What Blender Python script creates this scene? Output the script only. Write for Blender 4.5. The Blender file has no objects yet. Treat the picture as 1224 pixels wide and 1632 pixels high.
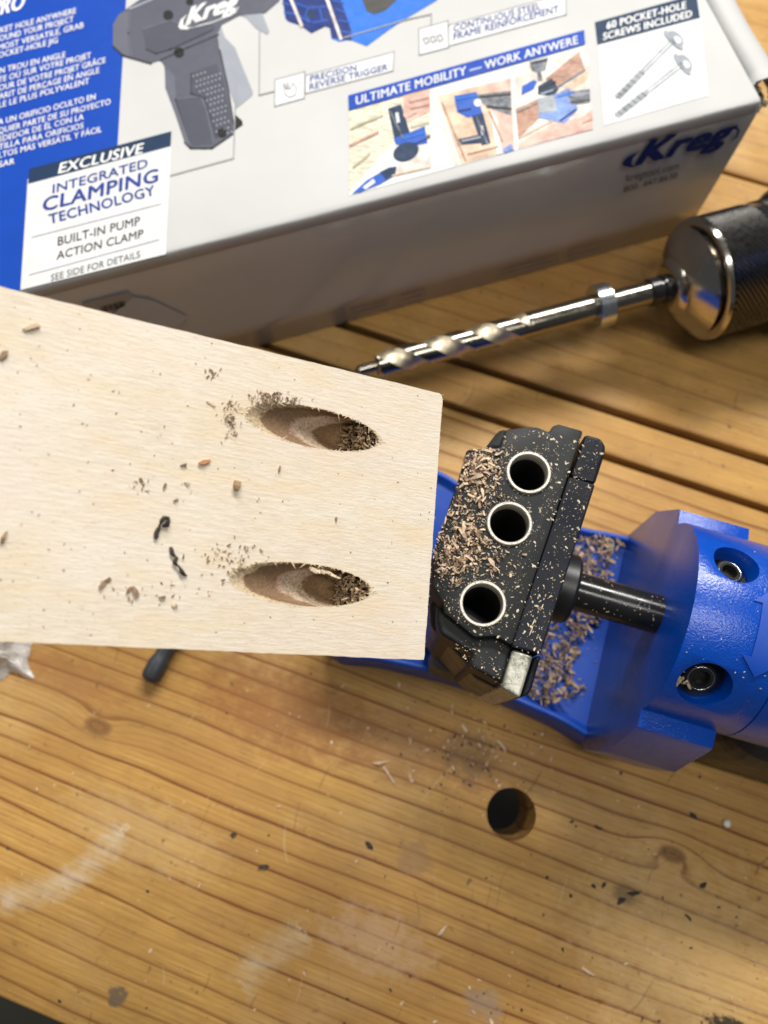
import bpy, bmesh, math, random
from mathutils import Vector, Matrix
random.seed(7)
S = 0.001                                   # the scene is measured in millimetres, built in metres
sc = bpy.context.scene
col = sc.collection

# ------------------------------------------------------------------ camera
F, TH, H = 1226.0, math.radians(16.5), 320.0
cd = bpy.data.cameras.new('camera')
cd.sensor_fit = 'VERTICAL'; cd.sensor_height = 9.0; cd.sensor_width = 6.75
cd.lens = F / 1632 * 9.0
cd.clip_start = 0.005; cd.clip_end = 50
cd.dof.use_dof = True; cd.dof.focus_distance = 0.192; cd.dof.aperture_fstop = cd.lens / 2.1
cam = bpy.data.objects.new('camera', cd); col.objects.link(cam)
cam.location = (0, 0, H * S); cam.rotation_euler = (TH, 0, 0)
sc.camera = cam

# ------------------------------------------------------------------ world, lamps, exposure
w = bpy.data.worlds.new('World'); sc.world = w; w.use_nodes = True
w.node_tree.nodes['Background'].inputs[0].default_value = (0.93, 0.96, 1.0, 1)
w.node_tree.nodes['Background'].inputs[1].default_value = 0.06

def lamp(name, loc, target, sx, sy, power, colr, rotz):
    ld = bpy.data.lights.new(name, 'AREA'); ld.shape = 'RECTANGLE'; ld.size = sx; ld.size_y = sy
    ld.energy = power; ld.color = colr
    o = bpy.data.objects.new(name, ld); col.objects.link(o)
    z = (Vector(loc) - Vector(target)).normalized()
    x = Vector((math.cos(rotz), math.sin(rotz), 0)); y = z.cross(x).normalized(); x = y.cross(z)
    o.matrix_world = Matrix(((x.x, y.x, z.x, loc[0]), (x.y, y.y, z.y, loc[1]), (x.z, y.z, z.z, loc[2]), (0, 0, 0, 1)))
    return o
lamp('strip_lamp', (0.32, 1.20, 1.25), (0.05, 0.05, 0.05), 1.2, 0.16, 27, (1.0, 0.975, 0.93), -0.29)
lamp('strip_lamp', (0.10, -0.06, 1.70), (0.05, 0.05, 0.05), 1.2, 0.16, 7.5, (1.0, 0.975, 0.93), -0.29)
lamp('strip_lamp', (-1.25, 0.62, 1.45), (0.05, 0.1, 0.05), 1.2, 0.16, 4.5, (1.0, 0.975, 0.93), 1.2)
sc.view_settings.view_transform = 'Standard'; sc.view_settings.look = 'None'
sc.view_settings.exposure = 0.62; sc.view_settings.gamma = 1.0
sc.view_settings.use_curve_mapping = False
sc.cycles.use_denoising = True

# ------------------------------------------------------------------ pixel -> place helpers
CAM = Vector((0, 0, H))
def ray(px, py):
    u = (px - 612) / F; v = -(py - 816) / F
    return Vector((u, math.sin(TH) + v * math.cos(TH), -math.cos(TH) + v * math.sin(TH)))
def at(px, py, z=0.0):
    r = ray(px, py); return CAM + r * ((z - H) / r.z)
def on_plane(px, py, p0, n):
    r = ray(px, py); return CAM + r * ((p0 - CAM).dot(n) / r.dot(n))

# ------------------------------------------------------------------ mesh helpers (world millimetres)
def link(name, me, mat, parent=None, smooth=False, origin=None):
    o = bpy.data.objects.new(name, me); col.objects.link(o)
    if mat is not None:
        for m in (mat if isinstance(mat, (list, tuple)) else [mat]): me.materials.append(m)
    if smooth:
        for p in me.polygons: p.use_smooth = True
    if origin is not None: o.location = Vector(origin) * S
    if parent is not None: o.parent = parent
    return o
def base_of(o):
    p = Vector((0, 0, 0))
    while o is not None: p += Vector(o.location); o = o.parent
    return p / S
class MB:
    def __init__(s): s.v = []; s.f = []
    def add(s, vs, fs):
        k = len(s.v); s.v += [Vector(x) for x in vs]; s.f += [tuple(i + k for i in f) for f in fs]
        return s
    def box(s, c, ax, ay, az):
        c, ax, ay, az = map(Vector, (c, ax, ay, az))
        return s.add([c + ax * i + ay * j + az * k for i in (-1, 1) for j in (-1, 1) for k in (-1, 1)],
                     [(0, 1, 3, 2), (4, 6, 7, 5), (0, 4, 5, 1), (2, 3, 7, 6), (0, 2, 6, 4), (1, 5, 7, 3)])
    def prism(s, poly, z0, z1):
        n = len(poly); a = sum(poly[i][0] * poly[(i + 1) % n][1] - poly[(i + 1) % n][0] * poly[i][1] for i in range(n))
        if a < 0: poly = poly[::-1]
        return s.add([(p[0], p[1], z0) for p in poly] + [(p[0], p[1], z1) for p in poly],
                     [tuple(range(n))[::-1], tuple(range(n, 2 * n))] + [(i, (i + 1) % n, n + (i + 1) % n, n + i) for i in range(n)])
    def sheet(s, pts): return s.add(pts, [tuple(range(len(pts)))])
    def lathe(s, prof, o, ax, segs=48, caps=True, fn=None):
        o = Vector(o); ax = Vector(ax).normalized()
        u = ax.cross(Vector((0, 0, 1))); u = Vector((1, 0, 0)) if u.length < 1e-4 else u.normalized(); v = ax.cross(u)
        vs = []; fs = []
        for i, (x, r) in enumerate(prof):
            for k in range(segs):
                t = 2 * math.pi * k / segs; rr = r + (fn(i, k) if fn else 0)
                vs.append(o + ax * x + (u * math.cos(t) + v * math.sin(t)) * rr)
        for i in range(len(prof) - 1):
            for k in range(segs):
                a = i * segs + k; b = i * segs + (k + 1) % segs
                fs.append((a, b, b + segs, a + segs))
        if caps:
            fs.append(tuple(range(segs))[::-1]); m = (len(prof) - 1) * segs; fs.append(tuple(range(m, m + segs)))
        return s.add(vs, fs)
    def tube(s, pts, rad, segs=8):
        pts = [Vector(p) for p in pts]; k0 = len(s.v); n = len(pts)
        for i, p in enumerate(pts):
            t = (pts[min(i + 1, n - 1)] - pts[max(i - 1, 0)]).normalized()
            u = t.cross(Vector((.3, .2, 1))).normalized(); v = t.cross(u)
            r = rad(i / (n - 1)) if callable(rad) else rad
            for k in range(segs):
                a = 2 * math.pi * k / segs; s.v.append(p + (u * math.cos(a) + v * math.sin(a)) * r)
        for i in range(n - 1):
            for k in range(segs):
                a = k0 + i * segs + k; b = k0 + i * segs + (k + 1) % segs; s.f.append((a, b, b + segs, a + segs))
        s.f.append(tuple(range(k0, k0 + segs))[::-1]); m = k0 + (n - 1) * segs; s.f.append(tuple(range(m, m + segs)))
        return s
    def chip(s, c, L, W, T, yaw=None, tilt=0.5, up=Vector((0, 0, 1)), bend=0.25):
        yaw = random.uniform(0, 2 * math.pi) if yaw is None else yaw
        x = Vector((math.cos(yaw), math.sin(yaw), random.uniform(-tilt, tilt)))
        up = (up + Vector((random.uniform(-tilt, tilt), random.uniform(-tilt, tilt), 0))).normalized()
        x = (x - up * x.dot(up) + up * random.uniform(-tilt, tilt) * .6).normalized(); y = up.cross(x).normalized(); z = x.cross(y)
        c = Vector(c); vs = []; b = random.uniform(-bend, bend) * L
        for i, (fx, h) in enumerate(((-1, 0), (random.uniform(-.3, .3), 1), (1, 0))):
            ww = W * (random.uniform(.75, 1.15) if i == 1 else random.uniform(.12, .95))
            for sy in (-1, 1):
                for sz in (-1, 1):
                    vs.append(c + x * (fx * L / 2 + random.uniform(-.1, .1) * L) + y * (sy * ww / 2) + z * (sz * T / 2 + h * b))
        fs = [(0, 1, 3, 2), (8, 10, 11, 9)]
        for i in (0, 4):
            fs += [(i, i + 4, i + 5, i + 1), (i + 2, i + 3, i + 7, i + 6), (i, i + 2, i + 6, i + 4), (i + 1, i + 5, i + 7, i + 3)]
        return s.add(vs, fs)
    def build(s, name, mat, parent=None, smooth=False, origin=None, bevel=0, segs=2, kind=None):
        if origin is None and parent is None: origin = Vector((0, 0, 0))
        b = base_of(parent) + (Vector(origin) if origin is not None else Vector((0, 0, 0))) if parent is not None else Vector(origin)
        me = bpy.data.meshes.new(name)
        me.from_pydata([tuple((p - b) * S) for p in s.v], [], s.f); me.update()
        o = link(name, me, mat, parent, smooth, origin)
        if bevel:
            m = o.modifiers.new('bevel', 'BEVEL'); m.width = bevel * S; m.segments = segs; m.limit_method = 'ANGLE'
            m.angle_limit = math.radians(35)
        if kind: o['kind'] = kind
        return o
def bake(o, cutters=(), op='DIFFERENCE'):
    for c in cutters:
        m = o.modifiers.new('cut', 'BOOLEAN'); m.operation = op; m.object = c; m.solver = 'EXACT'
    dg = bpy.context.evaluated_depsgraph_get(); dg.update()
    me = bpy.data.meshes.new_from_object(o.evaluated_get(dg)); o.modifiers.clear(); o.data = me
    for c in cutters: bpy.data.objects.remove(c)
    return o
def thing(name, loc, label, cat, group=None):
    o = bpy.data.objects.new(name, None); col.objects.link(o); o.empty_display_size = .01
    o.location = Vector(loc) * S; return tag(o, label, cat, group)
def tag(o, label, cat, group=None):
    o['label'] = label; o['category'] = cat
    if group: o['group'] = group
    return o
def shade_auto(o, ang=35):
    for p in o.data.polygons: p.use_smooth = True
    bm = bmesh.new(); bm.from_mesh(o.data); lim = math.radians(ang)
    for e in bm.edges:
        if len(e.link_faces) == 2 and e.calc_face_angle(0) > lim: e.smooth = False
    bm.to_mesh(o.data); bm.free(); return o

# ------------------------------------------------------------------ material helpers
class NT:
    def __init__(s, name):
        s.m = bpy.data.materials.new(name); s.m.use_nodes = True; s.t = s.m.node_tree
        s.b = s.t.nodes['Principled BSDF']
    def n(s, typ, **kw):
        x = s.t.nodes.new(typ)
        for k, v in kw.items(): setattr(x, k, v)
        return x
    def set(s, sock, v):
        if isinstance(v, bpy.types.NodeSocket): s.t.links.new(v, sock)
        elif v is not None: sock.default_value = v
    def math(s, op, a, b=None, c=None, clamp=False):
        x = s.n('ShaderNodeMath', operation=op, use_clamp=clamp)
        for i, v in enumerate((a, b, c)):
            if v is not None: s.set(x.inputs[i], v)
        return x.outputs[0]
    def co(s, kind='Object'): return s.n('ShaderNodeTexCoord').outputs[kind]
    def map(s, v, scale=(1, 1, 1), loc=(0, 0, 0), rot=(0, 0, 0)):
        x = s.n('ShaderNodeMapping'); s.set(x.inputs[0], v); x.inputs[1].default_value = loc
        x.inputs[2].default_value = rot; x.inputs[3].default_value = scale; return x.outputs[0]
    def noise(s, v, scale, detail=3, rough=.55, dist=0):
        x = s.n('ShaderNodeTexNoise'); s.set(x.inputs['Vector'], v); x.inputs['Scale'].default_value = scale
        x.inputs['Detail'].default_value = detail; x.inputs['Roughness'].default_value = rough; x.inputs['Distortion'].default_value = dist
        return x.outputs[0]
    def ramp(s, f, pts, interp='LINEAR'):
        x = s.n('ShaderNodeValToRGB'); s.set(x.inputs[0], f); e = x.color_ramp.elements; x.color_ramp.interpolation = interp
        while len(e) < len(pts): e.new(.5)
        for i, (p, c) in enumerate(pts):
            e[i].position = p; e[i].color = (c, c, c, 1) if isinstance(c, (int, float)) else (*c, 1)
        return x.outputs[0]
    def mix(s, f, a, b, blend='MIX'):
        x = s.n('ShaderNodeMix', data_type='RGBA', blend_type=blend)
        s.set(x.inputs[0], f)
        for i, v in ((6, a), (7, b)):
            s.set(x.inputs[i], (*v, 1) if isinstance(v, tuple) and len(v) == 3 else v)
        return x.outputs[2]
    def bump(s, h, strength=.3, dist=.0003, normal=None):
        x = s.n('ShaderNodeBump'); s.set(x.inputs['Height'], h); x.inputs['Strength'].default_value = strength
        x.inputs['Distance'].default_value = dist
        if normal is not None: s.set(x.inputs['Normal'], normal)
        return x.outputs[0]
    def sep(s, v):
        x = s.n('ShaderNodeSeparateXYZ'); s.set(x.inputs[0], v); return x.outputs
    def out(s, color=None, rough=None, metal=None, normal=None, coat=None, coat_r=None, spec=None, **kw):
        for k, v in (('Base Color', color), ('Roughness', rough), ('Metallic', metal), ('Normal', normal), ('Coat Weight', coat), ('Coat Roughness', coat_r), ('Specular IOR Level', spec), *kw.items()):
            if v is not None: s.set(s.b.inputs[k], (*v, 1) if isinstance(v, tuple) and len(v) == 3 else v)
        return s.m
def plain(name, c, rough=.5, metal=0, var=.08, vs=60, bump=0, bs=900, coat=0, spec=None):
    t = NT(name); co = t.co()
    nz = t.noise(co, vs, 4)
    cc = t.mix(t.ramp(nz, [(.3, 0.), (.7, 1.)]), tuple(x * (1 - var) for x in c), tuple(min(1, x * (1 + var)) for x in c))
    nrm = t.bump(t.noise(co, bs, 2), bump, .0002) if bump else None
    rr = t.ramp(t.noise(co, vs * 3, 4), [(.3, max(0, rough - .06)), (.7, min(1, rough + .08))])
    return t.out(cc, rr, metal, nrm, coat, .1, spec)

# ------------------------------------------------------------------ the workbench top: planks with a dog hole
PA = math.radians(-19.8)
def to_plank(px, py):
    p = at(px, py, 0); c, s = math.cos(-PA), math.sin(-PA)
    return (p.x * c - p.y * s, p.x * s + p.y * c)
def plank_mat(name, n0, h, spacing, seed, knots=(), smears=(), stains_shade=(), tone=1.0, grain=1.0, wob=1.0):
    t = NT(name); mm = t.map(t.co(), (1000,) * 3); x, y, z = t.sep(mm)
    def nz(sx, sy, scale, detail=2, rough=.5, o=0.0): return t.noise(t.map(mm, (sx, sy, sx), (seed * 37.1 + o, seed * 11.7, seed)), scale, detail, rough)
    w1 = t.math('MULTIPLY', t.math('SUBTRACT', nz(.0035, .012, 1, 1), .5), 15.0 * wob)
    w2 = t.math('MULTIPLY', t.math('SUBTRACT', nz(.012, .06, 1, 3, .55, 9), .5), 3.6)
    yy = t.math('ADD', y, t.math('ADD', w1, w2))
    kmask = None
    for (kx, ky, kr, pull) in knots:
        dx = t.math('DIVIDE', t.math('SUBTRACT', x, kx), kr * 2.6); dy = t.math('DIVIDE', t.math('SUBTRACT', y, ky), kr * 1.4)
        g = t.math('POWER', 2.718, t.math('MULTIPLY', t.math('ADD', t.math('MULTIPLY', dx, dx), t.math('MULTIPLY', dy, dy)), -1.0))
        yy = t.math('ADD', yy, t.math('MULTIPLY', g, pull))
    a = t.math('SUBTRACT', yy, n0); b = t.math('SUBTRACT', z, -h)
    r = t.math('DIVIDE', t.math('SQRT', t.math('ADD', t.math('MULTIPLY', a, a), t.math('MULTIPLY', b, b))), spacing)
    fr = t.math('FRACT', r); fl = t.n('ShaderNodeTexWhiteNoise', noise_dimensions='1D'); t.set(fl.inputs['W'], t.math('FLOOR', r))
    line = t.ramp(fr, [(0, 0.10), (.06, 0.0), (.62, .0), (.84, .28), (.935, 1.0), (.975, .9), (1, .12)])
    line = t.math('MULTIPLY', line, t.math('ADD', t.math('MULTIPLY', fl.outputs[0], .70 * grain), .30 * grain))
    sub = t.ramp(t.math('FRACT', t.math('MULTIPLY', r, 3.7)), [(.5, 0.), (.85, .16 * grain), (1, 0.)]); line = t.math('MAXIMUM', line, sub)
    line = t.math('MULTIPLY', line, t.math('ADD', t.math('MULTIPLY', nz(.01, .03, 1, 3, .6, 5), .9), .5))
    fib = t.ramp(nz(.04, 1.3, 1, 5, .65), [(.28, 0.), (.72, 1.)])
    light = t.mix(fib, (.39 * tone, .212 * tone, .050 * tone), (.60 * tone, .352 * tone, .105 * tone))
    blot = t.ramp(nz(.008, .016, 1, 4, .6, 20), [(.40, 0.), (.68, 1.)])
    base = t.mix(t.math('MULTIPLY', blot, .75), light, (.30 * tone, .150 * tone, .042 * tone))
    pale = t.ramp(nz(.012, .014, 1, 4, .6, 55), [(.52, 0.), (.72, 1.)])
    base = t.mix(t.math('MULTIPLY', pale, .45), base, (.55, .39, .19))
    wear = t.ramp(nz(.03, .05, 1, 5, .7, 77), [(.45, 0.), (.7, 1.)]); base = t.mix(t.math('MULTIPLY', wear, .35), base, (.33, .18, .065))
    colr = t.mix(line, base, (.17, .058, .013))
    # stains with a shape of their own, some with the board's shade painted in
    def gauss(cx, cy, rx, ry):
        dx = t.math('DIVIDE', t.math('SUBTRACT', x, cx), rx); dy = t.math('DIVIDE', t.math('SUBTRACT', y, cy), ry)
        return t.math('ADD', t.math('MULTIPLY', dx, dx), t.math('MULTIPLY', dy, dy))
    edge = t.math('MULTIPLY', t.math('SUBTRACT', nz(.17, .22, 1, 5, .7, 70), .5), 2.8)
    for (cx, cy, rx, ry, c, amt, soft) in stains_shade:
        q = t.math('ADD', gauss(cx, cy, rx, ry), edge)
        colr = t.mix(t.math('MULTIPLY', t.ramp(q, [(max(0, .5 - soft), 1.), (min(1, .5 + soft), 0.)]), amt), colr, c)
    for (kx, ky, kr, pull) in knots:
        q = t.math('ADD', gauss(kx, ky, kr * 1.35, kr * .8), t.math('MULTIPLY', edge, .35))
        colr = t.mix(t.math('MULTIPLY', t.ramp(q, [(.35, 1.), (1.0, 0.)]), .8), colr, t.mix(t.ramp(t.math('FRACT', t.math('MULTIPLY', q, 4.0)), [(.3, 0.), (.8, 1.)]), (.20, .09, .03), (.12, .055, .02)))
    for (cx, cy, rad, wd, a0, a1, amt) in smears:
        dx = t.math('SUBTRACT', x, cx); dy = t.math('SUBTRACT', y, cy)
        dd = t.math('ABSOLUTE', t.math('SUBTRACT', t.math('SQRT', t.math('ADD', t.math('MULTIPLY', dx, dx), t.math('MULTIPLY', dy, dy))), rad))
        m1 = t.ramp(t.math('ADD', t.math('DIVIDE', dd, wd), t.math('MULTIPLY', edge, .5)), [(.2, 1.), (1.0, 0.)])
        an = t.math('ARCTAN2', dy, dx)
        m2 = t.math('MULTIPLY', t.math('GREATER_THAN', t.math('ADD', an, t.math('MULTIPLY', edge, .16)), a0), t.math('LESS_THAN', t.math('ADD', an, t.math('MULTIPLY', edge, .16)), a1))
        brk = t.ramp(nz(.10, .16, 1, 4, .65, 90), [(.30, .15), (.75, 1.)])
        colr = t.mix(t.math('MULTIPLY', t.math('MULTIPLY', m1, m2), t.math('MULTIPLY', t.math('MULTIPLY', brk, t.math('ADD', t.math('MULTIPLY', fib, .6), .4)), amt)), colr, (.56, .45, .31))
    # dirt specks, dents and cross-grain scratches
    sp = t.ramp(nz(.22, .22, 1, 2, .5, 140), [(.70, 0.), (.76, 1.)])
    colr = t.mix(t.math('MULTIPLY', sp, .65), colr, (.10, .06, .03))
    sp2 = t.ramp(nz(.42, .42, 1, 1, .5, 190), [(.76, 0.), (.80, 1.)])
    colr = t.mix(t.math('MULTIPLY', sp2, .6), colr, (.66, .52, .34))
    wv = t.n('ShaderNodeVectorMath', operation='ADD'); t.set(wv.inputs[0], mm); wn = t.n('ShaderNodeTexNoise'); t.set(wn.inputs['Vector'], mm); wn.inputs['Scale'].default_value = .014; t.set(wv.inputs[1], t.map(wn.outputs['Color'], (60, 60, 0)))
    for (rz, thr, amt, sc_, cc_) in ((.52, .735, .40, .55, (.13, .06, .022)), (1.25, .74, .4, .6, (.60, .44, .25))):
        scr = t.ramp(t.noise(t.map(wv.outputs[0], (sc_, .03, .1), (3 + rz * 9, seed, 0), (0, 0, rz)), 1, 1), [(thr, 0.), (thr + .02, 1.)])
        colr = t.mix(t.math('MULTIPLY', scr, amt), colr, cc_)
    grime = t.ramp(nz(.035, .055, 1, 6, .75, 222), [(.50, 0.), (.72, 1.)]); colr = t.mix(t.math('MULTIPLY', grime, .30), colr, (.17, .095, .04))
    pore = t.ramp(nz(.09, 1.7, 1, 2, .5, 300), [(.64, 0.), (.70, 1.)]); colr = t.mix(t.math('MULTIPLY', pore, .45), colr, (.14, .06, .018))
    dent = t.ramp(nz(.16, .22, 1, 3, .6, 340), [(.66, 0.), (.70, 1.)]); colr = t.mix(t.math('MULTIPLY', dent, .35), colr, (.12, .07, .03))
    hgt = t.math('SUBTRACT', t.math('ADD', t.math('MULTIPLY', fib, .4), t.math('MULTIPLY', nz(.3, .3, 1, 3, .6), .35)), t.math('MULTIPLY', line, -.5))
    rough = t.ramp(nz(.02, .03, 1, 4, .6, 31), [(.3, .40), (.7, .62)])
    return t.out(colr, rough, 0, t.bump(hgt, .35, .0006), .0, .25, .22)

bench = bpy.data.objects.new('workbench_top', None); col.objects.link(bench); bench.empty_display_size = .05
bench.rotation_euler = (0, 0, PA); bench['kind'] = 'structure'
def PL(px, py, r, *rest): x, y = to_plank(px, py); return (x, y, r, *rest)
def smear(p0, p1, p2, wd, amt):           # circle through three photo points on the bench
    (ax, ay), (bx, by), (cx, cy) = (to_plank(*p) for p in (p0, p1, p2))
    D = 2 * (ax * (by - cy) + bx * (cy - ay) + cx * (ay - by))
    ux = ((ax * ax + ay * ay) * (by - cy) + (bx * bx + by * by) * (cy - ay) + (cx * cx + cy * cy) * (ay - by)) / D
    uy = ((ax * ax + ay * ay) * (cx - bx) + (bx * bx + by * by) * (ax - cx) + (cx * cx + cy * cy) * (bx - ax)) / D
    a0, a1 = sorted((math.atan2(ay - uy, ax - ux), math.atan2(cy - uy, cx - ux)))
    return (ux, uy, math.hypot(ax - ux, ay - uy), wd, a0, a1, amt)
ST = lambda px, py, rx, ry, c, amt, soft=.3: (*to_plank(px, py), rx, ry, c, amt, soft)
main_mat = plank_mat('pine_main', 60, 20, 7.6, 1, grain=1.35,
    knots=[PL(155, 1158, 5.0, 4), PL(1072, 1362, 4.5, -9)],
    smears=[smear((-8, 1435), (110, 1400), (196, 1322), 6.5, 1.35), smear((380, 1570), (430, 1520), (490, 1488), 8, .9)],
    stains_shade=[ST(660, 1368, 10, 8, (.26, .15, .08), .55, .25), ST(450, 1130, 46, 22, (.25, .10, .03), .72, .45), ST(640, 1190, 55, 16, (.27, .115, .035), .5, .45), ST(1120, 1520, 60, 40, (.62, .44, .22), .38, .45), ST(230, 1330, 40, 16, (.52, .36, .17), .4, .45), ST(750, 1205, 13, 14, (.13, .09, .05), .5, .4),  # wide brown marks below the board: stain plus the board's shade painted in
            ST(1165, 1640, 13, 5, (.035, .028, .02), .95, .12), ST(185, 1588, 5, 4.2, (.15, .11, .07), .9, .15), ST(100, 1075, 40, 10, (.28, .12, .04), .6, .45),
            ST(600, 1500, 26, 14, (.50, .33, .20), .5, .4), ST(1000, 1425, 7, 5, (.05, .045, .035), .55, .35), ST(770, 1600, 9, 7, (.30, .22, .16), .6, .3)])
T_PL = 38
def plank(n_lo, n_hi, mat, x0=-420, x1=420, top=0.0):
    mb = MB(); mb.prism([(x0, n_lo), (x1, n_lo), (x1, n_hi), (x0, n_hi)], -T_PL, top)
    return mb.build('plank', mat, bench, bevel=.9, segs=3)
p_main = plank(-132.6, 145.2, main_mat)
hx, hy = to_plank(815, 1297)
cut = MB().lathe([(-60, 9.6), (20, 9.6)], (hx, hy, 0), (0, 0, 1), 64).build('cut', None); cut.rotation_euler = (0, 0, PA)
p_main.modifiers.clear()
m = p_main.modifiers.new('bevel', 'BEVEL'); m.width = .0014; m.segments = 3; m.limit_method = 'ANGLE'
bake(p_main, [cut]); shade_auto(p_main, 40)
plank(148.3, 167.0, plank_mat('pine_strip', 90, 40, 8.0, 2, tone=1.0, grain=.45, wob=.5), top=-.3)
plank(170.5, 312, plank_mat('pine_back', 330, 30, 9.0, 3, tone=1.0, grain=.55, wob=.6), top=.2)
plank(314, 470, plank_mat('pine_far', 560, 30, 9.5, 4, tone=1.0, grain=.5, wob=.6))
# apron rail and floor below the bench top
rail = MB().prism([(-410, -118), (410, -118), (410, -98), (-410, -98)], -120, -T_PL - .5).build('apron_rail', plain('rail_wood', (.30, .17, .07), .6), bench)
fl = MB().sheet([(-3000, -3000, -760), (3000, -3000, -760), (3000, 3000, -760), (-3000, 3000, -760)]).build('floor', plain('concrete', (.05, .047, .036), .8, vs=6, var=.25))
fl['kind'] = 'structure'

# ------------------------------------------------------------------ shared materials
M_white = None
def card_mat(name, c, rough=.38, coat=.25):
    t = NT(name); co = t.co(); mm = t.map(co, (1000,) * 3)
    f = t.noise(mm, .5, 4, .6); g = t.noise(mm, .02, 3, .55)
    cc = t.mix(t.ramp(g, [(.35, 0.), (.7, 1.)]), tuple(x * .93 for x in c), tuple(min(1, x * 1.02) for x in c))
    sm = t.ramp(t.noise(t.map(mm, (.06, .02, .05)), 1, 4, .6), [(.62, 0.), (.8, 1.)])
    cc = t.mix(t.math('MULTIPLY', sm, .12), cc, (.42, .38, .32))
    return t.out(cc, rough, 0, t.bump(t.math('ADD', t.math('MULTIPLY', f, .2), t.noise(mm, .03, 2)), .12, .0008), coat, .16, .2)
M_card = card_mat('printed_card', (.50, .50, .49), .55, .0)
M_front = card_mat('glossy_card', (.52, .505, .48), .26, .9)
def ink(name, c, rough=.55): return plain('ink_' + name, c, rough, var=.05, vs=80, spec=.18)
I = {k: ink(k, c) for k, c in dict(blue=(.0, .050, .36), navy=(.010, .030, .075), white=(.72, .72, .71), ltwhite=(.62, .625, .625), dkblue=(.006, .022, .15), text=(.02, .045, .24), brown=(.06, .055, .05),
    grey=(.085, .088, .115), grey2=(.066, .069, .092), grey3=(.115, .118, .15), ltgrey=(.28, .30, .34), black=(.012, .012, .013), dkgrey=(.04, .042, .055), line=(.30, .30, .31), skyblue=(.02, .14, .55), hblue=(.02, .09, .42),
    skin=(.68, .38, .30), tan=(.62, .42, .28), pale=(.72, .62, .55), straw=(.40, .36, .22), rust=(.36, .17, .10), steel=(.27, .31, .35), dksteel=(.07, .09, .12), pblue=(.10, .22, .60), front_grey=(.36, .33, .29)).items()}
for k_ in ('skin', 'tan', 'pale', 'straw', 'rust', 'steel', 'dksteel', 'pblue'):
    t = NT('photo_' + k_); c1 = tuple(I[k_].node_tree.nodes['Mix'].inputs[6].default_value)[:3]
    mmx = t.map(t.co(), (1000,) * 3)
    f1 = t.noise(mmx, .16, 3, .5); f2 = t.noise(t.map(mmx, (.5, 1.2, 1), (3, 1, 0), (0, 0, .5)), 1, 3, .6)
    cc = t.mix(t.ramp(f1, [(.35, 0.), (.65, 1.)]), tuple(x * .72 for x in c1), tuple(min(.8, x * 1.2 + .05) for x in c1))
    I[k_] = t.out(t.mix(t.math('MULTIPLY', t.ramp(f2, [(.4, 0.), (.7, 1.)]), .35), cc, (.6, .56, .52)), .55, spec=.18)
t = NT('ink_grass'); c0 = t.map(t.co(), (1000,) * 3)
t.out(t.mix(t.ramp(t.noise(t.map(c0, (.25, .9, 1), (0, 0, 0), (0, 0, .4)), 1, 4, .7), [(.35, 0.), (.65, 1.)]), (.22, .19, .10), (.62, .56, .40)), .4); I['grass'] = t.m

# ------------------------------------------------------------------ the carton
BH = 80.0
cT, cL = at(1198, 166, BH), at(40, 463, BH)
bE = (cT - cL).normalized(); bN = Vector((-bE.y, bE.x, 0)); cT2 = Vector((cT.x, cT.y, 0))
def bx_(s, n, z): return cT2 + bE * s + bN * n + Vector((0, 0, z))
carton = thing('carton', bx_(-150, 100, 0), 'white and blue printed cardboard tool carton lying flat on the bench', 'box')
def strip_panel(name, mat, rows, s0, s1, ns, amp=.25, parent=None):
    mb = MB(); vs = []; fs = []; k = len(rows)
    for i in range(ns + 1):
        s = s0 + (s1 - s0) * i / ns
        for j, (n, z, a) in enumerate(rows):
            q = a * amp * (math.sin(s * .21 + j) * .4 + math.sin(s * .057 + 2) * .5 + random.uniform(-.25, .25))
            vs.append(bx_(s, n + q * .6, z + q))
    for i in range(ns):
        for j in range(k - 1):
            a = i * k + j; fs.append((a, a + k, a + k + 1, a + 1))
    mb.add(vs, fs); o = mb.build(name, mat, parent or carton, smooth=True); return o
# top panel with its worn rounded front crease
crease = [(1.2, 72, 0), (.35, 74, .2), (.0, 77.6, .8), (.12, 79.0, 1), (.5, 79.65, 1), (1.2, 79.95, .5), (3.2, 80, 0), (210, 80, 0), (210, 77.8, 0), (3, 77.5, 0)]
top_panel = strip_panel('top_panel', M_card, crease, -350, 4.2, 150)
front = strip_panel('front_panel', M_front, [(3, 77.5, 0), (1.1, 77, .2), (.5, 73.2, .5), (.3, 60, .9), (.2, 40, 1.2), (.3, 20, .9), (.4, .3, 0), (3, .3, 0)], -350, 6.0, 60, .35)
mb = MB()
mb.prism([tuple(bx_(*p, 0))[:2] for p in ((3.5, 3.2), (5.5, 3.2), (5.5, 209), (3.5, 209))], .3, 71).build('end_panel', M_card, carton)
MB().prism([tuple(bx_(*p, 0))[:2] for p in ((-349, 206), (3.4, 206), (3.4, 209), (-349, 209))], .3, 77.6).build('back_panel', M_card, carton)
MB().prism([tuple(bx_(*p, 0))[:2] for p in ((-350, 3.2), (-347, 3.2), (-347, 205.9), (-350, 205.9))], .3, 77.4).build('end_panel', M_card, carton)
MB().prism([tuple(bx_(*p, 0))[:2] for p in ((-346.9, 3.3), (3.3, 3.3), (3.3, 205.8), (-346.9, 205.8))], .3, 1.2).build('bottom_panel', M_card, carton)
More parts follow.
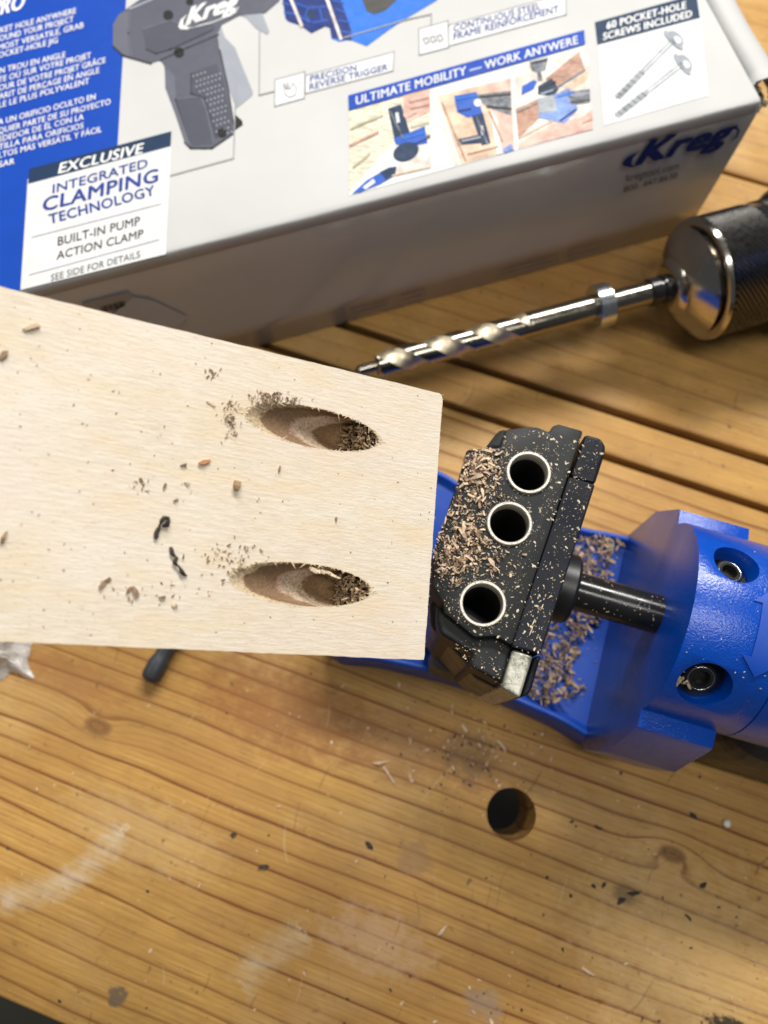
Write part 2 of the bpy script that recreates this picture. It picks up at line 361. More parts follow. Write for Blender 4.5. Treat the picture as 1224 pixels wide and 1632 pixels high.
# sprung end flap
mb = MB(); prof = [(4.6, 73.0), (5.0, 77.4), (6.4, 79.6), (9, 80.7), (13, 80.4), (16.5, 79.0), (18.3, 76.0), (18.6, 70), (17.6, 69.8), (17.2, 75.2), (15.5, 77.6), (12.5, 78.9), (9, 79.2), (7, 78.2), (6, 76), (5.6, 73)]
ns = 40; vs = []; fs = []
for i in range(ns + 1):
    n = 9.5 + 198 * i / ns
    for (s, z) in prof: vs.append(bx_(s + .25 * math.sin(n * .13), n + (random.uniform(-.7, .7) if i == 0 else 0), z + .2 * math.sin(n * .09)))
k = len(prof)
for i in range(ns):
    for j in range(k): fs.append((i * k + j, i * k + (j + 1) % k, (i + 1) * k + (j + 1) % k, (i + 1) * k + j))
fs.append(tuple(range(k))); mb.add(vs, fs); end_flap = mb.build('end_flap', M_card, carton, smooth=True)
M_raw = plain('raw_cardboard', (.42, .34, .22), .9, var=.3, vs=300, bump=.5)
mb = MB()
for i in range(26): mb.chip(bx_(random.uniform(5, 15), random.uniform(4, 10), random.uniform(68, 77)), random.uniform(2, 5), random.uniform(1, 2.5), .35, tilt=.9)
mb.build('torn_cardboard', M_raw, carton, kind='stuff')
MB().prism([tuple(bx_(*p, 0))[:2] for p in ((5.8, 11), (16.8, 11), (16.8, 207), (5.8, 207))], 30, 68).build('inner_flap', M_raw, carton)

def topP(px, py, z=BH): return at(px, py, z)
FN = -bN; FP = bx_(0, -.35, 40)
def frontP(px, py, lift=0): return on_plane(px, py, FP + FN * lift, FN)
def printed(pts, mat, layer, name='printed_patch', conv=None, parent=None):
    pts = [conv(*p) for p in pts] if conv else pts
    return MB().sheet([topP(px, py, BH + .08 + .06 * layer) for px, py in pts]).build(name, mat, parent or top_panel)
def stroke(pts, wpx, mat, layer, name='printed_line', conv=None, closed=False):
    pts = [conv(*p) for p in pts] if conv else list(pts)
    if closed: pts.append(pts[0])
    mb = MB()
    for (x0, y0), (x1, y1) in zip(pts, pts[1:]):
        L = math.hypot(x1 - x0, y1 - y0) or 1; nx, ny = -(y1 - y0) / L * wpx / 2, (x1 - x0) / L * wpx / 2
        ex, ey = (x1 - x0) / L * wpx / 2, (y1 - y0) / L * wpx / 2
        mb.sheet([topP(a, b, BH + .08 + .06 * layer) for a, b in ((x0 - ex + nx, y0 - ey + ny), (x1 + ex + nx, y1 + ey + ny), (x1 + ex - nx, y1 + ey - ny), (x0 - ex - nx, y0 - ey - ny))])
    return mb.build(name, mat, top_panel)
def ell(cx, cy, rx, ry, rot=0, n=24): 
    c, s = math.cos(rot), math.sin(rot)
    return [(cx + rx * math.cos(2 * math.pi * k / n) * c - ry * math.sin(2 * math.pi * k / n) * s, cy + rx * math.cos(2 * math.pi * k / n) * s + ry * math.sin(2 * math.pi * k / n) * c) for k in range(n)]
def text_mesh(body, bold):
    cu = bpy.data.curves.new('t', 'FONT'); cu.body = body; cu.resolution_u = 3; cu.space_character = 1.0 + min(bold, .03) * 2.0
    o = bpy.data.objects.new('t', cu); col.objects.link(o)
    dg = bpy.context.evaluated_depsgraph_get(); dg.update()
    me = bpy.data.meshes.new_from_object(o.evaluated_get(dg)); bpy.data.objects.remove(o); bpy.data.curves.remove(cu)
    return me
CAP = None
def lettering(body, bl, br, tl, mat, layer=3, bold=.018, plane='top', parent=None, conv=None):
    global CAP
    if CAP is None:
        h = text_mesh('H', 0); CAP = max(v.co.y for v in h.vertices); bpy.data.meshes.remove(h)
    if conv: bl, br, tl = conv(*bl), conv(*br), conv(*tl)
    g = (lambda p: topP(*p, BH + .08 + .06 * layer)) if plane == 'top' else (lambda p: frontP(*p, .15 + .06 * layer))
    B, R, T = g(bl), g(br), g(tl); X, Y = R - B, T - B
    me = text_mesh(body, bold); xs = [v.co.x for v in me.vertices]; x0, x1 = min(xs), max(xs)
    par = parent or top_panel; b = base_of(par)
    for v in me.vertices: v.co = ((B + X * ((v.co.x - x0) / (x1 - x0)) + Y * (v.co.y / CAP)) - b) * S
    if bold >= .008:
        n_ = len(me.vertices); vs = [v.co.copy() for v in me.vertices]; fs = [tuple(p.vertices) for p in me.polygons]; V = list(vs); Fc = list(fs)
        hw = bold * .9 / CAP; up = X.cross(Y).normalized()
        for k_, (ox, oy) in enumerate(([(hw, 0), (-hw, 0), (0, hw * .6), (0, -hw * .6)] if bold < .05 else [(hw * a_, hw * b_) for a_ in (-1, -.5, 0, .5, 1) for b_ in (-.6, 0, .6)])):
            b0 = len(V); V += [v + (X.normalized() * ox * Y.length + Y * oy + up * .011 * (k_ + 1)) * S for v in vs]; Fc += [tuple(i + b0 for i in f) for f in fs]
        me = bpy.data.meshes.new('lettering'); me.from_pydata([tuple(v) for v in V], [], Fc); me.update()
    me.materials.clear(); return link('lettering', me, mat, par)

# blue panel and its paragraphs
printed([(-230, 40), (-150, -140), (198, -140), (201, 0), (187, 240), (44, 285), (32, 464), (20, 462), (-10, 470), (-260, 530)], I['blue'], 0)
for body, bl, br in [('POCKET HOLE ANYWHERE', (-24, 59), (121, 21)), ('AROUND YOUR PROJECT', (-16, 70), (117, 34.5)), ('MOST VERSATILE, GRAB', (-3, 80.5), (133, 44)), ('POCKET-HOLE JIG', (-9, 94.5), (92, 68)),
    ('UN TROU EN ANGLE', (-9, 119.5), (104, 91)), ('TE OÙ SUR VOTRE PROJET', (-3, 132), (145, 92)), ('OUR DE VOTRE PROJET GRÂCE', (-2, 145), (168, 100)), ('ARIT DE PERÇAGE EN ANGLE', (-2, 158.5), (158, 116)), ('LE LE PLUS POLYVALENT', (-2, 172), (142, 133)),
    ('A UN ORIFICIO OCULTO EN', (-3, 199.5), (152, 158)), ('QUIER PARTE DE SU PROYECTO', (-3, 213.5), (176, 166)), ('EDEDOR DE ÉL CON LA', (-2, 226.5), (133, 190)), ('TILLA PARA ORIFICIOS', (-2, 239), (133, 204)), ('LTOS MÁS VERSÁTIL Y FÁCIL', (-2, 252), (162, 210)), ('SAR', (-2, 267), (23, 261))]:
    lettering(body, bl, br, (bl[0] + .6, bl[1] - 9.2), I['white'], bold=.014)
lettering('PRO', (-14, 27), (36, 14), (-8, 1), I['white'], bold=.03)
# feature card
printed([(45, 290), (273, 230), (264.5, 405), (33, 462)], I['ltwhite'], 1)
printed([(46.5, 269), (273, 209), (272, 233), (45, 293)], I['navy'], 2)
lettering('EXCLUSIVE', (93, 276.5), (226, 244), (97, 260), I['white'], bold=.03)
lettering('INTEGRATED', (84, 308), (235, 266.5), (84.5, 294), I['text'], bold=.02)
lettering('CLAMPING', (68, 337), (251, 289), (70, 316), I['text'], bold=.03)
lettering('TECHNOLOGY', (79, 357), (247, 310), (77.5, 342), I['text'], bold=.025)
stroke([(51, 378), (256, 325)], 1.3, I['line'], 3)
lettering('BUILT-IN PUMP', (92, 391.5), (223, 358), (92.5, 378), I['brown'], bold=.012)
lettering('ACTION CLAMP', (90, 414), (228, 378), (91, 401), I['brown'], bold=.012)
stroke([(47, 438), (253, 382)], 1.3, I['line'], 3)
lettering('SEE SIDE FOR DETAILS', (81, 448), (223, 410), (81.5, 437.5), I['brown'], bold=.004)
# printed picture of the tool
z3 = lambda x, y: (180 + .2288 * x, .2288 * y)
printed([(755, 190), (780, 260), (850, 330), (905, 470), (975, 640), (970, 665), (860, 755), (800, 600), (745, 320), (725, 240)], I['ltgrey'], 1, conv=z3)
printed([(880, 100), (930, 125), (1000, 200), (1075, 240), (1090, 220), (1040, 90), (1010, 60)], I['ltgrey'], 1, conv=z3)
printed([(855, 800), (900, 840), (905, 870), (860, 900), (820, 930)], I['black'], 1, conv=z3)
printed([(0, 170), (40, 100), (180, 0), (300, -80), (1180, -80), (1160, 5), (1060, 90), (880, 108), (760, 170), (725, 240), (745, 350), (800, 600), (845, 860), (835, 930), (690, 1030), (640, 1040), (540, 1030), (500, 990), (430, 780), (365, 610), (360, 460), (330, 418), (265, 440), (70, 385), (0, 320)], I['grey'], 2, conv=z3)
printed([(0, 170), (40, 100), (110, 75), (100, 230), (120, 400), (70, 385), (0, 320)], I['grey3'], 3, conv=z3)
printed([(205, 205), (400, 140), (480, 170), (720, 170), (700, 200), (400, 340), (300, 370), (232, 340)], I['grey2'], 3, conv=z3)
printed([(430, 690), (610, 672), (650, 760), (700, 1000), (560, 1010), (520, 960)], I['grey2'], 3, conv=z3)
printed([(545, 510), (720, 440), (770, 560), (832, 910), (720, 960), (640, 680), (545, 650)], I['grey2'], 3, conv=z3)
printed([(365, 480), (430, 520), (440, 700), (520, 960), (540, 1030), (500, 990), (430, 780), (365, 610)], I['grey3'], 3, conv=z3)
mb = MB()
for r in range(13):
    for c in range(8):
        x, y = 560 + c * 27 + r * 11 + (r % 2) * 13, 530 + r * 36 - c * 9
        if (y > 500 and x < 745 + (y - 500) * .2 and not (y > 660 and x < 640 + (y - 660) * .28)):
            mb.sheet([topP(*z3(*q), BH + .08 + .06 * 4) for q in ell(x, y, 7, 7, 0, 6)])
mb.build('printed_dots', I['ltgrey'], top_panel)
for (x, y, r) in ((385, 105, 35), (460, 365, 36), (535, 10, 26), (760, 925, 34)): printed(ell(x, y, r, r), I['black'], 4, conv=z3)
for pts in ([(205, 205), (400, 140), (480, 170), (720, 170)], [(120, 90), (110, 230), (130, 395)], [(430, 690), (610, 672), (650, 760), (700, 1000)], [(360, 460), (420, 520), (440, 690)]): stroke(pts, 2.0, I['grey3'], 4, conv=z3)
for pts in ([(232, 340), (300, 372), (400, 342), (700, 205)], [(545, 510), (545, 650), (640, 682), (720, 955)], [(330, 418), (520, 330), (735, 240)], [(0, 320), (70, 385), (265, 440)], [(745, 350), (800, 600), (840, 860)], [(500, 990), (540, 1030), (690, 1030), (835, 930)]): stroke(pts, 2.4, I['dkgrey'], 4, conv=z3)
stroke([(120, 60), (330, -30)], 3, I['ltgrey'], 4, conv=z3)
stroke([(858, 575), (840, 1100), (400, 1220)], 1.6, I['line'], 5, conv=z3)
lettering('Kreg', (512, 176), (850, 62), (556, 50), I['ltwhite'], 5, .05, conv=z3)
printed([(455, 185), (470, 140), (520, 95), (490, 140), (490, 175), (530, 190), (600, 180), (520, 205), (470, 203)], I['ltwhite'], 5, conv=z3)
stroke([(530, 198), (700, 152), (850, 90), (872, 50)], 1.5, I['ltwhite'], 5, conv=z3)
# blue half of the printed tool
z4 = lambda x, y: (440 + .245 * x, .245 * y)
printed([(35, -60), (60, 120), (80, 140), (160, 165), (230, 215), (320, 170), (350, 180), (360, 250), (410, 270), (480, 258), (590, 300), (740, 190), (830, 130), (1050, 0), (1060, -60)], I['skyblue'], 1, conv=z4)
printed([(35, -60), (62, 118), (80, 138), (160, 165), (230, 215), (320, 170), (350, 180), (362, 245), (490, 262), (490, 200), (400, -60)], I['dkblue'], 2, conv=z4)
for pts in ([(45, 20), (100, 30)], [(55, 80), (130, 90)], [(130, 20), (210, 50), (330, 40)], [(160, 110), (230, 150), (330, 130)], [(210, 50), (190, 100), (230, 150)], [(280, 45), (300, 130)], [(395, 60), (450, 80)], [(405, 130), (475, 145)], [(415, 200), (490, 215)], [(370, 0), (440, 20)]): stroke(pts, 2.2, I['hblue'], 3, conv=z4)
printed(ell(225, 90, 26, 34), I['navy'], 4, conv=z4)
stroke([(95, -10), (165, 165)], 5, I['pale'], 4, conv=z4); stroke([(330, -10), (420, 248)], 5, I['pale'], 4, conv=z4)
printed([(540, -60), (590, 70), (640, 92), (720, 60), (790, -10), (790, -60)], I['brown'], 3, conv=z4)
stroke([(440, 245), (870, 120), (1010, 90), (1010, 160)], 1.8, I['line'], 4, conv=z4)
# callouts
z2 = lambda x, y: (400 + .343 * x, .343 * y)
for quad in ([(112, 370), (250, 333), (248, 455), (110, 493)], [(253, 351), (665, 240), (660, 328), (252, 434)], [(780, 133), (915, 97), (918, 220), (782, 255)]):
    printed(quad, I['ltwhite'], 1, conv=z2); stroke(quad, 1.9, I['line'], 2, conv=z2, closed=True)
printed([(715, 40), (902, -11), (902, 23), (715, 73)], I['ltwhite'], 1); stroke([(715, 40), (902, -11), (902, 23), (715, 73)], 1.9, I['line'], 2, closed=True)
stroke([(40, 115), (38, 440), (110, 422)], 1.7, I['line'], 4, conv=z2)
lettering('PRECISION', (275, 381), (490, 326), (275, 353), I['text'], conv=z2, bold=.01)
lettering('REVERSE TRIGGER', (272, 418), (635, 323), (272, 390), I['text'], conv=z2, bold=.01)
lettering('CONTINUOUS STEEL', (723, 50.5), (861.5, 14), (723, 40), I['text'], bold=.01)
lettering('FRAME REINFORCEMENT', (723, 64), (890.5, 19), (723, 53), I['text'], bold=.01)
stroke([(150, 410), (160, 440), (180, 452), (205, 442), (212, 410), (195, 385), (180, 415), (168, 380), (172, 412), (152, 385), (165, 415), (148, 395)], 1.3, I['line'], 3, conv=z2)
for k in range(3): stroke([(800 + k * 32, 180 - k * 6), (818 + k * 32, 174 - k * 6), (828 + k * 32, 195 - k * 6), (812 + k * 32, 204 - k * 6)], 2, I['line'], 3, conv=z2, closed=True)
# photo strip
z5 = lambda x, y: (540 + .343 * x, 60 + .343 * y)
def pic(pts, ik, layer): printed(pts, I[ik], layer, conv=z5)
pic([(47, 335), (1145, 28), (1180, 425), (47, 735)], 'ltwhite', 1)
pic([(47, 338), (425, 232), (425, 470), (240, 500), (47, 715)], 'grass', 2); pic([(240, 500), (425, 450), (425, 590), (120, 700)], 'pale', 2); pic([(60, 728), (245, 500), (300, 560), (250, 640)], 'ltwhite', 3)
pic([(228, 330), (290, 308), (330, 440), (330, 475), (262, 492)], 'navy', 3); pic([(255, 468), (330, 440), (400, 410), (412, 490), (350, 502), (265, 497)], 'hblue', 4); pic(ell(312, 530, 62, 42, -.4), 'navy', 5)
pic([(300, 268), (424, 238), (424, 345), (360, 370), (325, 395), (300, 360)], 'skin', 4); pic([(262, 350), (276, 346), (284, 392), (270, 396)], 'ltwhite', 5); pic([(330, 410), (420, 388), (420, 400), (335, 420)], 'straw', 5)
pic([(62, 725), (130, 662), (230, 605), (265, 598), (262, 640), (190, 682), (100, 718)], 'hblue', 4); pic([(190, 625), (232, 603), (268, 598), (262, 640), (220, 660)], 'navy', 5); pic([(110, 695), (160, 655), (170, 672), (125, 705)], 'ltwhite', 5)
pic([(460, 270), (798, 188), (815, 522), (570, 588)], 'tan', 2); pic([(440, 280), (456, 275), (560, 588), (535, 596)], 'pale', 2); pic([(690, 215), (798, 188), (815, 522), (740, 540)], 'skin', 3); pic([(700, 320), (735, 380), (760, 535), (735, 545)], 'ltwhite', 4)
pic([(535, 270), (640, 252), (668, 350), (600, 372), (550, 345)], 'hblue', 4); pic([(618, 365), (670, 350), (705, 488), (665, 500)], 'navy', 5); pic([(555, 472), (650, 450), (665, 490), (570, 497)], 'navy', 4); pic([(640, 265), (800, 245), (802, 362), (700, 330), (660, 300)], 'dksteel', 4)
pic(ell(645, 302, 18, 18), 'ltwhite', 5); pic([(655, 410), (668, 408), (676, 450), (664, 452)], 'ltwhite', 6); pic([(760, 520), (800, 490), (812, 522), (770, 535)], 'pblue', 5)
pic([(815, 142), (1155, 48), (1180, 425), (832, 515)], 'pale', 2); pic([(1118, 62), (1142, 150), (1000, 240), (960, 190)], 'rust', 3); pic([(822, 330), (925, 285), (930, 375), (835, 470)], 'rust', 3); pic([(1040, 230), (1160, 150), (1162, 190), (1080, 250)], 'tan', 3)
pic([(885, 112), (972, 92), (962, 150), (940, 158), (948, 200), (925, 200), (922, 162), (898, 155)], 'dksteel', 4); pic([(848, 268), (852, 225), (905, 195), (922, 205), (905, 240)], 'hblue', 4); pic([(925, 225), (990, 188), (1022, 240), (1000, 270), (925, 265)], 'navy', 4)
pic([(930, 372), (930, 290), (1010, 262), (1070, 232), (1112, 330), (1050, 398)], 'pblue', 5); pic([(925, 280), (1000, 265), (1015, 340), (930, 350)], 'steel', 6); pic([(1065, 250), (1166, 238), (1168, 300), (1080, 310)], 'dksteel', 6); pic([(1130, 370), (1178, 330), (1180, 425), (1130, 425)], 'skin', 4)
pic([(835, 490), (990, 400), (1180, 360), (1180, 425), (832, 515)], 'skin', 3)
for (x0, y0, x1, y1, w_, k_) in ((330, 300, 415, 280, 3, 'rust'), (335, 330, 418, 312, 2.5, 'rust'), (320, 370, 360, 350, 2.5, 'rust'), (240, 345, 300, 470, 2.5, 'dksteel'), (300, 470, 400, 440, 2.5, 'skyblue'), (345, 495, 408, 470, 2.5, 'dkblue'), (60, 420, 200, 360, 4, 'straw'), (55, 500, 180, 440, 4, 'rust'), (70, 600, 140, 540, 4, 'straw'),
    (250, 640, 425, 600, 2, 'tan'), (545, 285, 640, 268, 3, 'skyblue'), (560, 340, 610, 330, 3, 'dkblue'), (640, 370, 690, 490, 2.5, 'dksteel'), (700, 340, 760, 480, 2.5, 'rust'), (660, 275, 795, 262, 3, 'black'), (690, 320, 798, 330, 3, 'black'), (480, 300, 590, 570, 2, 'rust'), (600, 540, 740, 505, 2, 'rust'), (575, 480, 655, 462, 3, 'ltgrey'),
    (1000, 240, 1142, 150, 3, 'dksteel'), (930, 240, 1005, 205, 3, 'black'), (940, 262, 1015, 235, 2, 'steel'), (1020, 275, 1090, 255, 3, 'skyblue'), (1030, 385, 1100, 335, 3, 'dkblue'), (1080, 268, 1160, 258, 2.5, 'ltgrey'), (1085, 300, 1165, 290, 2.5, 'black'), (840, 465, 990, 385, 3, 'tan'), (1135, 395, 1175, 380, 2.5, 'rust'), (900, 118, 965, 104, 2.5, 'black'), (832, 345, 920, 305, 2, 'dksteel')):
    stroke([(x0, y0), (x1, y1)], w_, I[k_], 6.5, conv=z5)
pic([(44, 268), (1140, -36), (1145, 30), (47, 338)], 'blue', 7)
lettering('ULTIMATE MOBILITY — WORK ANYWERE', (80, 312), (1112, 28), (80, 273), I['ltwhite'], 8, .022, conv=z5)
# screws card
zc = lambda x, y: (800 + .346 * x, .346 * y)
printed([(432, 105), (905, -20), (952, 440), (470, 578)], I['ltwhite'], 1, conv=zc); printed([(428, 102), (896, -28), (912, 82), (440, 207)], I['navy'], 2, conv=zc)
lettering('60 POCKET-HOLE', (483, 135), (848, 38), (483, 102), I['white'], conv=zc, bold=.03); lettering('SCREWS INCLUDED', (467, 185), (875, 77), (467, 153), I['white'], conv=zc, bold=.03)
for (hx_, hy_, ex, ey) in ((785, 190, 522, 458), (825, 300, 518, 540)):
    L = math.hypot(hx_ - ex, hy_ - ey); ux, uy = (hx_ - ex) / L, (hy_ - ey) / L; nx, ny = -uy, ux
    q = lambda a, b: (ex + ux * a + nx * b, ey + uy * a + ny * b)
    printed([q(0, 0), q(30, 9), q(L, 12), q(L, -12), q(30, -9)], I['steel'], 3, conv=zc); printed([q(L * .5, 4), q(L, 4), q(L, -3), q(L * .5, -3)], I['ltwhite'], 4, conv=zc)
    for k in range(12): printed([q(20 + k * 14, 15), q(26 + k * 14, 15), q(18 + k * 14, -15), q(12 + k * 14, -15)], I['dksteel'] if k % 2 else I['steel'], 5, conv=zc)
    printed(ell(*q(L + 8, 0), 16, 60, math.atan2(uy, ux)), I['steel'], 6, conv=zc); printed(ell(*q(L + 20, 2), 26, 44, math.atan2(uy, ux)), I['ltgrey'], 7, conv=zc); printed(ell(*q(L + 22, 12), 14, 20, math.atan2(uy, ux)), I['ltwhite'], 8, conv=zc)
    printed(ell(*q(L + 4, 2), 8, 16, math.atan2(uy, ux)), I['dksteel'], 8, conv=zc)
# front face print
def fprint(pts, mat, layer=0, conv=zc, name='printed_patch'):
    return MB().sheet([frontP(*(conv(*p) if conv else p), .15 + .06 * layer) for p in pts]).build(name, mat, front)
lettering('Kreg', (618, 760), (1020, 655), (690, 648), I['dkblue'], 1, .05, 'front', front, zc)
fprint([(552, 752), (575, 725), (640, 692), (606, 725), (596, 755), (612, 770), (590, 772), (560, 765)], I['dkblue'], 1)
fprint([(1062, 588), (1085, 585), (1096, 600), (1085, 630), (1055, 655), (1078, 625), (1084, 602)], I['dkblue'], 1)
lettering('kregtool.com', (572, 838), (812, 778), (576, 805), I['brown'], 1, .004, 'front', front, zc); lettering('800. 447.8638', (560, 887), (806, 820), (563, 862), I['brown'], 1, .004, 'front', front, zc)
def fq(px, py, w, h, sl=-.27): return [(px, py), (px + w, py + sl * w), (px + w, py + sl * w + h), (px, py + h)]
fprint([(130, 484), (205, 466), (216, 478), (140, 500)], I['front_grey'], 0, None, 'printed_label')
for k in range(14):
    x = 160 + k * 2.7; fprint([(x, 489 - k * .75), (x + 1.2 + (k % 3) * .5, 488.7 - k * .75), (x + 5.2 + (k % 3) * .5, 498 - k * .75), (x + 4, 498.4 - k * .75)], I['black'], 1, None, 'barcode_bar')
fprint([(212, 474), (240, 478), (300, 505), (270, 530), (170, 510)], M_card, 1, None, 'paper_flap')
for (px, py, w_) in ((560, 495, 60), (640, 473, 40), (800, 432, 90), (905, 403, 55)):
    for r in range(2): fprint(fq(px, py + r * 7, w_, 2.4), I['front_grey'], 0, None, 'printed_line')

# ------------------------------------------------------------------ cordless drill with a long stepped bit
ZD = 31.0
dT, dC = at(600, 583, ZD), at(955, 488, ZD); dA = (dC - dT).normalized()
def steel(name, c=(.62, .58, .50), rough=.18, aniso=True):
    t = NT(name); mm = t.map(t.co(), (1000,) * 3)
    n = t.noise(mm, 1.3, 4, .6)
    return t.out(t.mix(n, tuple(x * .75 for x in c), c), t.ramp(t.noise(mm, .4, 4), [(.3, rough * .7), (.7, rough * 1.25)]), 1.0)
M_bit = steel('bit_steel', (.34, .31, .25), .2); M_chrome = steel('chuck_chrome', (.56, .52, .46), .16); M_knurl = steel('knurled_steel', (.16, .155, .145), .32); M_zinc = steel('zinc_steel', (.66, .70, .72), .22)
M_blackplastic = plain('black_plastic', (.013, .013, .014), .38, bump=.12, bs=2500)
M_blacksteel = plain('black_steel', (.012, .012, .012), .2, bump=.05, bs=900)
drill = thing('cordless_drill', Vector((dT.x, dT.y, 0)) + dA * 170, 'cordless drill with steel keyless chuck holding a long twist bit with stop collar', 'drill')
# twisted flutes
mb = MB(); RB = 5.5; NS, NP = 170, 64; LF = 68.0; vs = []; fs = []
u0 = dA.cross(Vector((0, 0, 1))).normalized(); v0 = dA.cross(u0)
def flute_r(phi, fade):
    p = (phi % math.pi) / math.pi
    q_ = abs(p - .5) / .27; dip = 0 if q_ > 1 else (1 - q_ ** 2.6)
    return RB * (1 - .17 * dip * fade) 
for i in range(NS + 1):
    x = LF * i / NS; fade = 1 if i < NS * .86 else max(0, 1 - (i - NS * .86) / (NS * .14)) ** .7
    tip = min(1, .82 + i * .12) if i < 2 else 1
    for k in range(NP):
        ph = 2 * math.pi * k / NP; r = flute_r(ph, fade) * tip; a = ph + 2 * math.pi * x / 40.0 + 1.9
        vs.append(dT + dA * x + (u0 * math.cos(a) + v0 * math.sin(a)) * r)
for i in range(NS):
    for k in range(NP):
        a = i * NP + k; b = i * NP + (k + 1) % NP; fs.append((a, b, b + NP, a + NP))
fs.append(tuple(range(NP))[::-1]); mb.add(vs, fs)
bit = mb.build('drill_bit', [M_bit, steel('flute_steel', (.62, .54, .39), .5)], drill)
for i_, p_ in enumerate(bit.data.polygons):
    if i_ < NS * NP and i_ // NP < NS * .97 and abs((((i_ % NP) + .5) * 2 * math.pi / NP % math.pi) / math.pi - .5) < .27: p_.material_index = 1
shade_auto(bit, 20)
shade_auto(MB().lathe([(-9.5, .3), (-7.5, 2.2), (0.5, 2.3)], dT, dA, 20).build('pilot_tip', M_bit, bit), 40)
shade_auto(MB().lathe([(LF - .5, RB), (99, RB), (99.2, 5.0), (126, 5.0)], dT, dA, 48).build('shank', M_bit, bit), 30)
shade_auto(MB().lathe([(96.2, 5.4), (96.2, 8.6), (96.7, 9.1), (102.6, 9.1), (103.1, 8.6), (103.1, 4.7)], dT, dA, 64).build('stop_collar', M_zinc, bit), 30)
chuck = MB().lathe([(129.5, 6.0), (129.5, 8.6), (130.3, 10.2), (131.4, 11.4), (132.4, 12.2), (133, 14.2), (139.6, 22.8), (139.9, 23.2), (140.0, 20.0), (142.2, 20.0), (142.3, 24.2), (143, 25.6), (144.6, 26.1), (145.6, 25.4), (146, 24)], dT, dA, 96).build('chuck', M_chrome, drill); shade_auto(chuck, 28)
shade_auto(MB().lathe([(121, 5.2), (121.4, 5.9), (125, 5.9), (125.2, 5.3), (127.0, 5.3), (127.2, 6.1), (131, 6.1)], dT, dA, 32).build('chuck_jaws', M_blacksteel, chuck), 20)
def knurl(x0, x1, r, rows, segs=110):
    pr = [(x0 - .01, r - .9)] + [(x0 + (x1 - x0) * i / rows, r) for i in range(rows + 1)] + [(x1 + .01, r - .9)]
    tri = lambda q: abs((q % 1) * 2 - 1)
    def fn(i, k):
        if i == 0 or i == len(pr) - 1: return 0
        return -.8 + .8 * (1 if (i + k) % 2 else 0)
    return MB().lathe(pr, dT, dA, segs, False, fn)
knurl(145.8, 166.5, 25.9, 21).build('knurled_sleeve', M_knurl, chuck, smooth=False)
shade_auto(MB().lathe([(166.4, 23), (166.4, 24.9), (166.9, 25.3), (171.6, 25.3), (172.1, 24.9), (172.1, 23)], dT, dA, 96).build('sleeve_band', M_blacksteel, chuck), 30)
knurl(172.2, 183, 25.9, 11).build('knurled_sleeve', M_knurl, chuck, smooth=False)
shade_auto(MB().lathe([(183.2, 20), (183.2, 27.5), (185, 29.5), (208, 30), (208, 26), (211, 26), (211, 29.8), (230, 30.5), (300, 30.5), (304, 27)], dT, dA, 64).build('housing', M_blackplastic, drill), 30)

# ------------------------------------------------------------------ pocket-hole jig
JA = at(939, 948, 85); JB = at(1062.6, 983.6, 85); jd = (JB - JA).normalized(); jl = Vector((-jd.y, jd.x, 0)); J0 = Vector((JA.x, JA.y, 0))
def jp(d, l, z): return J0 + jd * d + jl * l + Vector((0, 0, z))
jig = thing('pocket_hole_jig', jp(0, 0, 0), 'blue and black pocket-hole drilling jig with three steel guide holes, dusted with shavings', 'jig')
def blue_mat(name, peel):
    t = NT(name); mm = t.map(t.co(), (1000,) * 3)
    n = t.noise(mm, 1.6 if peel else .8, 3, .55)
    c = t.mix(t.noise(mm, .05, 3), (.0, .050, .35), (.0, .062, .43))
    sp = t.ramp(t.noise(mm, .55, 2), [(.74, 0.), (.78, 1.)])
    c = t.mix(t.math('MULTIPLY', sp, .12), c, (.35, .34, .36))
    film = t.ramp(t.noise(mm, .09, 5, .7), [(.5, 0.), (.75, 1.)]); c = t.mix(t.math('MULTIPLY', film, .05), c, (.25, .26, .30))
    return t.out(c, t.ramp(t.noise(mm, .12, 4), [(.3, .17 if peel else .42), (.7, .27 if peel else .55)]), 0, t.bump(n, .40 if peel else .06, .0004), spec=.5, coat=.25 if peel else 0., coat_r=.16, **{'Coat Normal': t.bump(n, .25 if peel else .04, .0004)})
M_blue, M_blue_s = blue_mat('blue_plastic_textured', True), blue_mat('blue_plastic_smooth', False)
def char_mat(name, c, rough):
    t = NT(name); mm = t.map(t.co(), (1000,) * 3)
    g = t.ramp(t.noise(mm, .12, 4, .6), [(.42, 0.), (.75, 1.)])
    cc = t.mix(t.math('MULTIPLY', g, .35), c, (.04, .038, .034))
    sp = t.ramp(t.noise(mm, 2.2, 2), [(.70, 0.), (.75, 1.)])
    cc = t.mix(t.math('MULTIPLY', sp, .45), cc, (.42, .36, .27))
    return t.out(cc, rough, 0, t.bump(t.noise(mm, 3.0, 2), .25, .0002), spec=.18)
M_char = char_mat('charcoal_plastic', (.016, .018, .019), .5); M_bar = char_mat('bar_plastic', (.008, .010, .016), .34)
ZT = 118.0
def pxpoly(pts, z): return [tuple(at(x, y, z))[:2] for x, y in pts]
main_poly = [(744, 716), (797, 713), (806, 684), (842, 679), (857, 680), (876, 688), (881, 678), (891, 675), (930, 686), (816, 1029), (790, 1014), (757, 1016), (708, 977), (707, 963), (689, 934), (691, 880), (718, 800), (733, 761)]
head = MB().prism(pxpoly(main_poly, ZT), 62, ZT).build('guide_block', M_char, jig, bevel=.7, segs=2)
holes = [at(842, 754, ZT), at(811.5, 835, ZT), at(769, 962.5, ZT)]
cuts = []
for h in holes: cuts.append(MB().lathe([(-70, 6.25), (3, 6.25)], h, (0, 0, 1), 48).build('cut', None))
bake(head); bake(head, cuts); shade_auto(head, 25)
